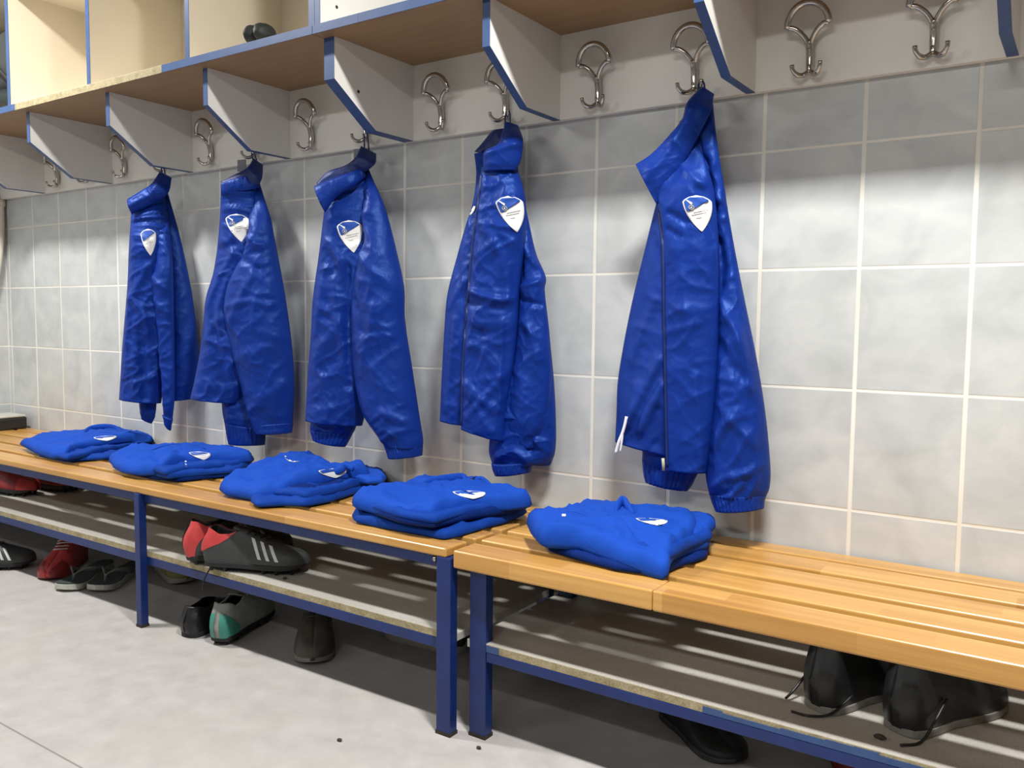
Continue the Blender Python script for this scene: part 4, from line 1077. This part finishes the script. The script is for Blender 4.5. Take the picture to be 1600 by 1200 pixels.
def shoe(label, loc, deg, L=0.28, upper='black', heel=None, toe=None, sole='blackmat', stripes=None, studs=True, laces='black', H=1.0, W=1.0, low=1.0, lace_tips=None, group=None, lining='blackmat', name='football_boot', cat='shoe', pitch=0.0, thick=0.010, roll_=0.0, heel_style='full'):
    S = Shoe(L, H, W, low)
    lift = 0.012 if studs else 0.0
    r = empty(name, loc, math.radians(deg), label, cat, group)
    if pitch or roll_: r.rotation_euler = (math.radians(roll_), math.radians(-pitch), math.radians(deg))
    zb = lift+thick
    up = lambda V: [v+Vector((0, 0, zb)) for v in V]
    V, Fc = S.shell(0, 1, 0, 1)
    nt = 40
    Fc = Fc+[tuple(range(nt+1)), tuple(34*(nt+1)+k for k in range(nt+1))]
    u = link('upper', up(V), Fc, M[upper], r, True, True)
    sol = u.modifiers.new('thickness', 'SOLIDIFY'); sol.thickness = 0.003; sol.offset = -1
    V, Fc = S.shell(0.02, 0.46, 0.02, 0.98, -0.004)
    link('lining', up(V), Fc, M[lining], r, True, True)
    if heel:
        fe = (lambda q: (0.0, 0.05+0.23*abs(2*abs(q-0.5))**2.2)) if heel_style == 'full' else (lambda q: (0.0, max(0.004, 0.34*max(0.0, (2*abs(q-0.5)-0.42)/0.58)**0.9)))
        if heel_style == 'low': fe = lambda q: (0.0, max(0.002, 0.20*min(1.0, max(0.0, (0.5-abs(0.8*(q-0.5))-0.12)/0.16))))
        V, Fc = S.shell(0.0, 0.3, 0.0 if heel_style != 'low' else 0.10, 1.0 if heel_style != 'low' else 0.90, 0.0012, 14, 60 if heel_style != 'full' else 40, edge=fe)
        V2 = []
        link('heel_panel', up(V), Fc, M[heel], u, True, True)
    if toe:
        V, Fc = S.shell(0.80, 1.0, 0.08, 0.92, 0.0015, 12, 36)
        link('toe_cap', up(V), Fc, M[toe], u, True, True)
    # sole
    n = 48; out = []
    for i in range(n+1):
        uu = i/n; out.append((uu*L, -st_at(uu)[1]*W*0.99-0.0015))
    for i in range(n, -1, -1):
        uu = i/n; out.append((uu*L, st_at(uu)[1]*W*0.99+0.0015))
    sp = lambda x: 0.010*max(0, (x/L-0.75)/0.25)**2
    m = len(out); V = [(x, y, lift+sp(x)) for x, y in out]+[(x, y, zb+0.004+sp(x)*0.3) for x, y in out]
    Fc = [tuple(range(m)), tuple(m+i for i in reversed(range(m)))]+[(i, (i+1) % m, m+(i+1) % m, m+i) for i in range(m)]
    so = link('sole', V, Fc, M[sole], r, False, True); bevel(so, 0.002, 2)
    if studs:
        for (su, sy) in ((0.08, -0.6), (0.08, 0.6), (0.22, -0.6), (0.22, 0.6), (0.60, -0.7), (0.60, 0.7), (0.73, -0.75), (0.73, 0.75), (0.86, -0.6), (0.86, 0.6)):
            y = sy*st_at(su)[1]*W
            mb = MB(); mb.tube([(su*L, y, lift+0.003), (su*L, y, 0.0)], [0.0075, 0.0045], 8); mb.build('stud', M[sole], so, True, True)
    if stripes:
        for side in (0, 1):
            for k in range(3):
                a = 0.50+0.085*k
                V = []; Fc = []
                for i in range(11):
                    q = i/10; th = 0.115+0.19*q
                    for j in range(3):
                        uu = a-0.02+0.085*q+0.036*j/2
                        V.append(S.pt(uu, th if side == 0 else 1-th, 0.0020)+Vector((0, 0, zb)))
                for i in range(10):
                    for j in range(2): Fc.append((i*3+j, i*3+j+1, (i+1)*3+j+1, (i+1)*3+j))
                link('stripe', V, Fc, M[stripes], u, True, True)
    if laces:
        mb = MB()
        for k in range(4):
            uu = 0.44+0.055*k
            P = [S.pt(uu+0.012*math.sin(4*t), 0.10*(1-t)+0.90*t if False else (0.075*(1-2*t) if t < 0.5 else 1-0.075*(2*t-1)), 0.0025)+Vector((0, 0, zb)) for t in [i/8 for i in range(9)]]
            ln = MB(); ln.tube(P, 0.0022, 6); ln.build('lace', M[laces], r, True, True)
        tg, = [S.shell(0.34, 0.5, 0.0, 0.05, 0.0)] if False else [None]
        # tongue
        V = []; Fc = []
        for i in range(9):
            uu = 0.30+0.2*i/8; h = st_at(0.42)[2]*H*low
            for j in range(7):
                y = (j/6-0.5)*0.036*W
                z = (h+0.010*(1-i/8)-0.012*(i/8))-6*y*y+zb
                V.append((uu*L, y, z))
        for i in range(8):
            for j in range(6): Fc.append((i*7+j, i*7+j+1, (i+1)*7+j+1, (i+1)*7+j))
        t_ = link('tongue', V, Fc, M[upper], r, True, True); so2 = t_.modifiers.new('thickness', 'SOLIDIFY'); so2.thickness = 0.004
    if lace_tips:
        for pts in lace_tips:
            MB().tube(catmull(pts, 18), 0.0024, 6).build('loose_lace', M[laces or 'black'], r, True, True)
    return r
BG = 'football boots under and on the left bench'
shoe('black boot with three white stripes and coral heel, nearer of the pair on the shelf', (-1.728, -0.452, 0.2205), 27, 0.285, 'dkgrey', 'red', None, 'blackmat', 'stripe', True, 'black', H=0.98, group=BG, heel_style='collar',
     lace_tips=[[(0.03, -0.03, 0.02), (0.025, -0.036, 0.006), (0.015, -0.046, -0.02), (0.012, -0.050, -0.05)]])
shoe('coral red heeled boot behind the striped boot on the shoe shelf', (-1.802, -0.462, 0.2205), 62, 0.285, 'dkgrey', 'red', None, 'blackmat', 'stripe', True, 'black', H=1.03, group=BG)
shoe('grey boot with teal heel on the floor under the striped boots', (-1.715, -0.430, 0.0), 112, 0.275, 'grey', 'teal', None, 'blackmat', None, True, 'grey', H=1.0, group=BG, heel_style='low')
shoe('black low shoe beside the grey and teal boot, on the floor', (-1.835, -0.440, 0.0), 108, 0.27, 'black', None, None, 'blackmat', None, False, None, H=0.80, group=BG, name='slip_on_shoe')
shoe('worn dark brown lace-up boot on the floor with its toe pointing out', (-1.600, -0.175, 0.0), -46, 0.275, 'brown', None, None, 'solegrey', None, False, 'dkgrey', H=1.2, W=1.15, group=BG, name='lace_up_boot', thick=0.014)
shoe('pale-soled shoe almost hidden behind the shelf rail near the bench joint', (-1.15, -0.085, 0.0), 180, 0.27, 'dkgrey', None, None, 'flipwh', None, False, 'grey', group=BG, name='trainer', thick=0.020)
shoe('red shoe with its toe out, left of the grey flip-flops', (-2.830, -0.190, 0.0), -50, 0.275, 'red', None, 'dkred', 'dkred', None, False, 'stripe', H=1.05, group=BG, name='trainer', W=1.15)
shoe('dark striped boot on the floor at the far left edge', (-3.055, -0.525, 0.0), 44, 0.275, 'dkgrey', None, None, 'blackmat', 'stripe', True, 'black', group=BG)
shoe('dark red boot on the far left shelf, nearer one', (-3.26, -0.325, 0.2205), 16, 0.27, 'dkred', None, 'red', 'blackmat', None, True, 'stripe', group=BG)
shoe('dark red boot on the far left shelf, one closer to the wall', (-3.22, -0.185, 0.2205), 14, 0.27, 'dkred', None, None, 'blackmat', None, True, 'black', group=BG)
shoe('yellow-green shoe on the floor behind the left bench leg', (-2.500, -0.085, 0.0), -14, 0.26, 'yellow', None, None, 'flipwh', None, False, 'yellow', H=1.0, group=BG, name='trainer', thick=0.016)
RG = 'shoes under the right bench'
shoe('black boot with trailing lace, left one of the pair under the right bench', (-0.172, -0.345, 0.2095), 68, 0.275, 'black', None, None, 'solegrey', None, False, 'black', H=1.30, W=1.12, group=RG, thick=0.010,
     lace_tips=[[(0.10, 0.040, 0.085), (0.05, 0.048, 0.05), (0.00, 0.050, 0.015), (-0.012, 0.055, 0.004)], [(0.05, -0.038, 0.03), (0.0, -0.030, 0.006), (-0.030, -0.010, 0.003), (-0.042, 0.018, 0.003)]])
shoe('black boot with hanging lace, right one of the pair under the right bench', (-0.040, -0.350, 0.2095), 64, 0.275, 'black', None, None, 'solegrey', None, False, 'black', H=1.30, W=1.15, group=RG, thick=0.010,
     lace_tips=[[(0.07, -0.042, 0.06), (0.03, -0.047, 0.03), (0.0, -0.045, 0.004), (-0.035, -0.034, 0.003)]])
shoe('dark flat shoe on the floor under the right bench', (-0.560, -0.085, 0.0), -33, 0.255, 'black', None, None, 'dkgrey', None, False, 'grey', H=0.72, W=1.15, group=RG, name='slip_on_shoe')
shoe('dark red shoe at the bottom edge, on the floor under the right bench', (0.075, -0.105, 0.0), 182, 0.27, 'dkred', None, None, 'dkred', None, False, 'dkred', group=RG, name='trainer')
# flip-flops
def flip(label, loc, deg, tilt=0.0):
    r = empty('flip_flop', loc, math.radians(deg), label, 'flip-flop', 'grey flip-flops')
    r.rotation_euler = (math.radians(tilt), 0, math.radians(deg))
    n = 40; L = 0.275; out = []
    def hw(u): return 0.030+0.016*ss(0.35, 0.8, u) if u < 0.86 else 0.046*math.sqrt(max(0.0, 1-((u-0.86)/0.14)**2))*0.98+0.001
    def hh(u): return hw(u)*(math.sqrt(max(0.02, 1-((0.12-u)/0.12)**2)) if u < 0.12 else 1.0)
    us = [i/n for i in range(n+1)]
    out = [(u*L, -hh(u)) for u in us]+[(u*L, hh(u)) for u in reversed(us)]
    m = len(out)
    def slab(z0, z1, ins, nm, mt, par, top=None):
        V = [(x, y*(1-ins), z0+0.010*max(0, (x/L-0.7)/0.3)**2) for x, y in out]+[(x, y*(1-ins), z1(x)) for x, y in out]
        Fc = [tuple(range(m)), tuple(m+i for i in reversed(range(m)))]+[(i, (i+1) % m, m+(i+1) % m, m+i) for i in range(m)]
        o = link(nm, V, Fc, M[mt], par, False, True); bevel(o, 0.002, 2); return o
    zt = lambda x: 0.030-0.010*ss(0.3, 0.8, x/L)+0.008*max(0, (x/L-0.7)/0.3)**2
    so = slab(0.0, zt, 0.0, 'sole', 'flipwh', r)
    slab(0.021, lambda x: zt(x)+0.0025, 0.05, 'footbed', 'flipdk', r)
    tp = Vector((0.80*L, 0, zt(0.8*L)))
    for sg in (-1, 1):
        P = catmull([tp, tp+Vector((-0.008, sg*0.004, 0.022)), Vector((0.68*L, sg*0.022, 0.052)), Vector((0.55*L, sg*0.038, 0.042)), Vector((0.42*L, sg*0.036, 0.026))], 20)
        mb = MB(); mb.tube(P, [0.0045]*4+[0.005, 0.006, 0.007, 0.008, 0.009, 0.010, 0.0105, 0.011, 0.011, 0.011, 0.011, 0.010, 0.010, 0.009, 0.009, 0.008], 8, 0.4)
        mb.build('strap', M['flip'], r, True, True)
    mb = MB(); mb.tube([tp-Vector((0, 0, 0.006)), tp+Vector((-0.008, 0, 0.024))], 0.0045, 8); mb.build('toe_post', M['flip'], r, True, True)
    return r
flip('grey flip-flop with pale sole, left one of the pair on the floor', (-2.630, -0.195, 0.0), -60)
flip('grey flip-flop nearer the bench leg, right one of the pair', (-2.535, -0.135, 0.0), -62)

# black case with pale lid at the far end of the bench
cs = empty('storage_case', (-3.58, -0.10, BT), 0, 'black case with pale lid at the far left end of the bench', 'case')
box('case_body', -3.655, -3.515, -0.175, -0.025, BT+0.001, BT+0.050, M['black'], cs, 0.006)
box('lid', -3.655, -3.517, -0.173, -0.027, BT+0.050, BT+0.060, M['flipwh'], cs, 0.004)
# pipe in the corner
pp = empty('wall_pipe', (-3.68, -0.03, 0.5), 0, 'cream plastic pipe bending down the left corner of the tiles', 'pipe')
MB().tube(catmull([(-3.682, -0.020, 1.372), (-3.682, -0.022, 1.25), (-3.682, -0.035, 1.12), (-3.682, -0.060, 1.0), (-3.682, -0.10, 0.90), (-3.682, -0.16, 0.82)], 30), 0.011, 10).build('pipe', M['pipe'], pp, True)
MB().tube([(-3.682, -0.020, 1.345), (-3.682, -0.020, 1.375)], 0.015, 12).build('collar', M['pipe'], pp, True)
# black bundle on the cubby shelf and bag in the far cubby
bd = empty('cloth_bundle', (-1.655, -0.31, ZT+0.001), 0, 'small black bundle on the overhead shelf, behind its blue edge', 'bundle')
def lump(name, mat, parent, c, r, seed, n=20, m=28, amp=0.18, sq=0.0):
    V = []; Fc = []
    for i in range(n+1):
        a = math.pi*i/n
        for j in range(m):
            b = 2*math.pi*j/m
            d = Vector((math.sin(a)*math.cos(b), math.sin(a)*math.sin(b), math.cos(a)))
            k = 1+amp*mnoise.noise(d*1.6+Vector((seed, 0, 0)))+amp*0.5*mnoise.noise(d*4+Vector((0, seed, 0)))
            p = Vector(c)+Vector((d.x*r[0], d.y*r[1], d.z*r[2]))*k
            V.append(p)
    for i in range(n):
        for j in range(m): Fc.append((i*m+j, i*m+(j+1) % m, (i+1)*m+(j+1) % m, (i+1)*m+j))
    return link(name, V, Fc, mat, parent, True)
for dx, sd, rz_ in ((-0.018, 1.2, 0.026), (0.020, 2.9, 0.024)):
    lump('rolled_end', M['clearbag'], bd, (-1.655+dx, -0.315, ZT+0.0295), (0.021, 0.035, rz_), sd, amp=0.10)
bg = empty('sports_bag', (-3.12, -0.20, ZT+0.001), 0, 'dark crumpled bag in the overhead cubby at far left', 'bag')
lump('bag_body', M['clearbag'], bg, (-3.15, -0.19, ZT+0.062), (0.205, 0.115, 0.055), 4.4, amp=0.12)
lump('cubby_shade_lump', M['dkgrey'], bg, (-3.15, -0.17, ZT+0.200), (0.200, 0.120, 0.150), 6.1, amp=0.10)  # dark lump added to stand for the shade filling this cubby
MB().tube(catmull([(-3.22, -0.27, ZT+0.12), (-3.18, -0.30, ZT+0.17), (-3.10, -0.30, ZT+0.17), (-3.06, -0.27, ZT+0.12)], 20), 0.008, 8, 0.5).build('handle', M['blackmat'], bg, True)
# crumbs on the floor and on the shoe shelf
def crumb(x, y, z, r, seed, where):
    o = lump('dirt_crumb', M['debris'], None, (x, y, z+r*0.45), (r, r*0.7, r*0.5), seed, 8, 10, 0.35)
    tag(o, where, 'dirt')
crumb(-1.072, -0.611, 0.0, 0.006, 1, 'small dark crumb on the open floor left of the bench joint legs')
c2 = at(1375, 1155, 2, SB); crumb(c2.x, c2.y, SB, 0.009, 2, 'dark dirt crumb on the shoe shelf in front of the black boots')
c3 = at(748, 1170, 2, 0); crumb(c3.x, c3.y, 0.0, 0.006, 3, 'dark crumb on the floor just below the paired bench legs')
c4 = at(445, 905, 2, SZ); crumb(c4.x, c4.y, SZ, 0.006, 4, 'dark crumb on the shelf below the toe of the striped boot')
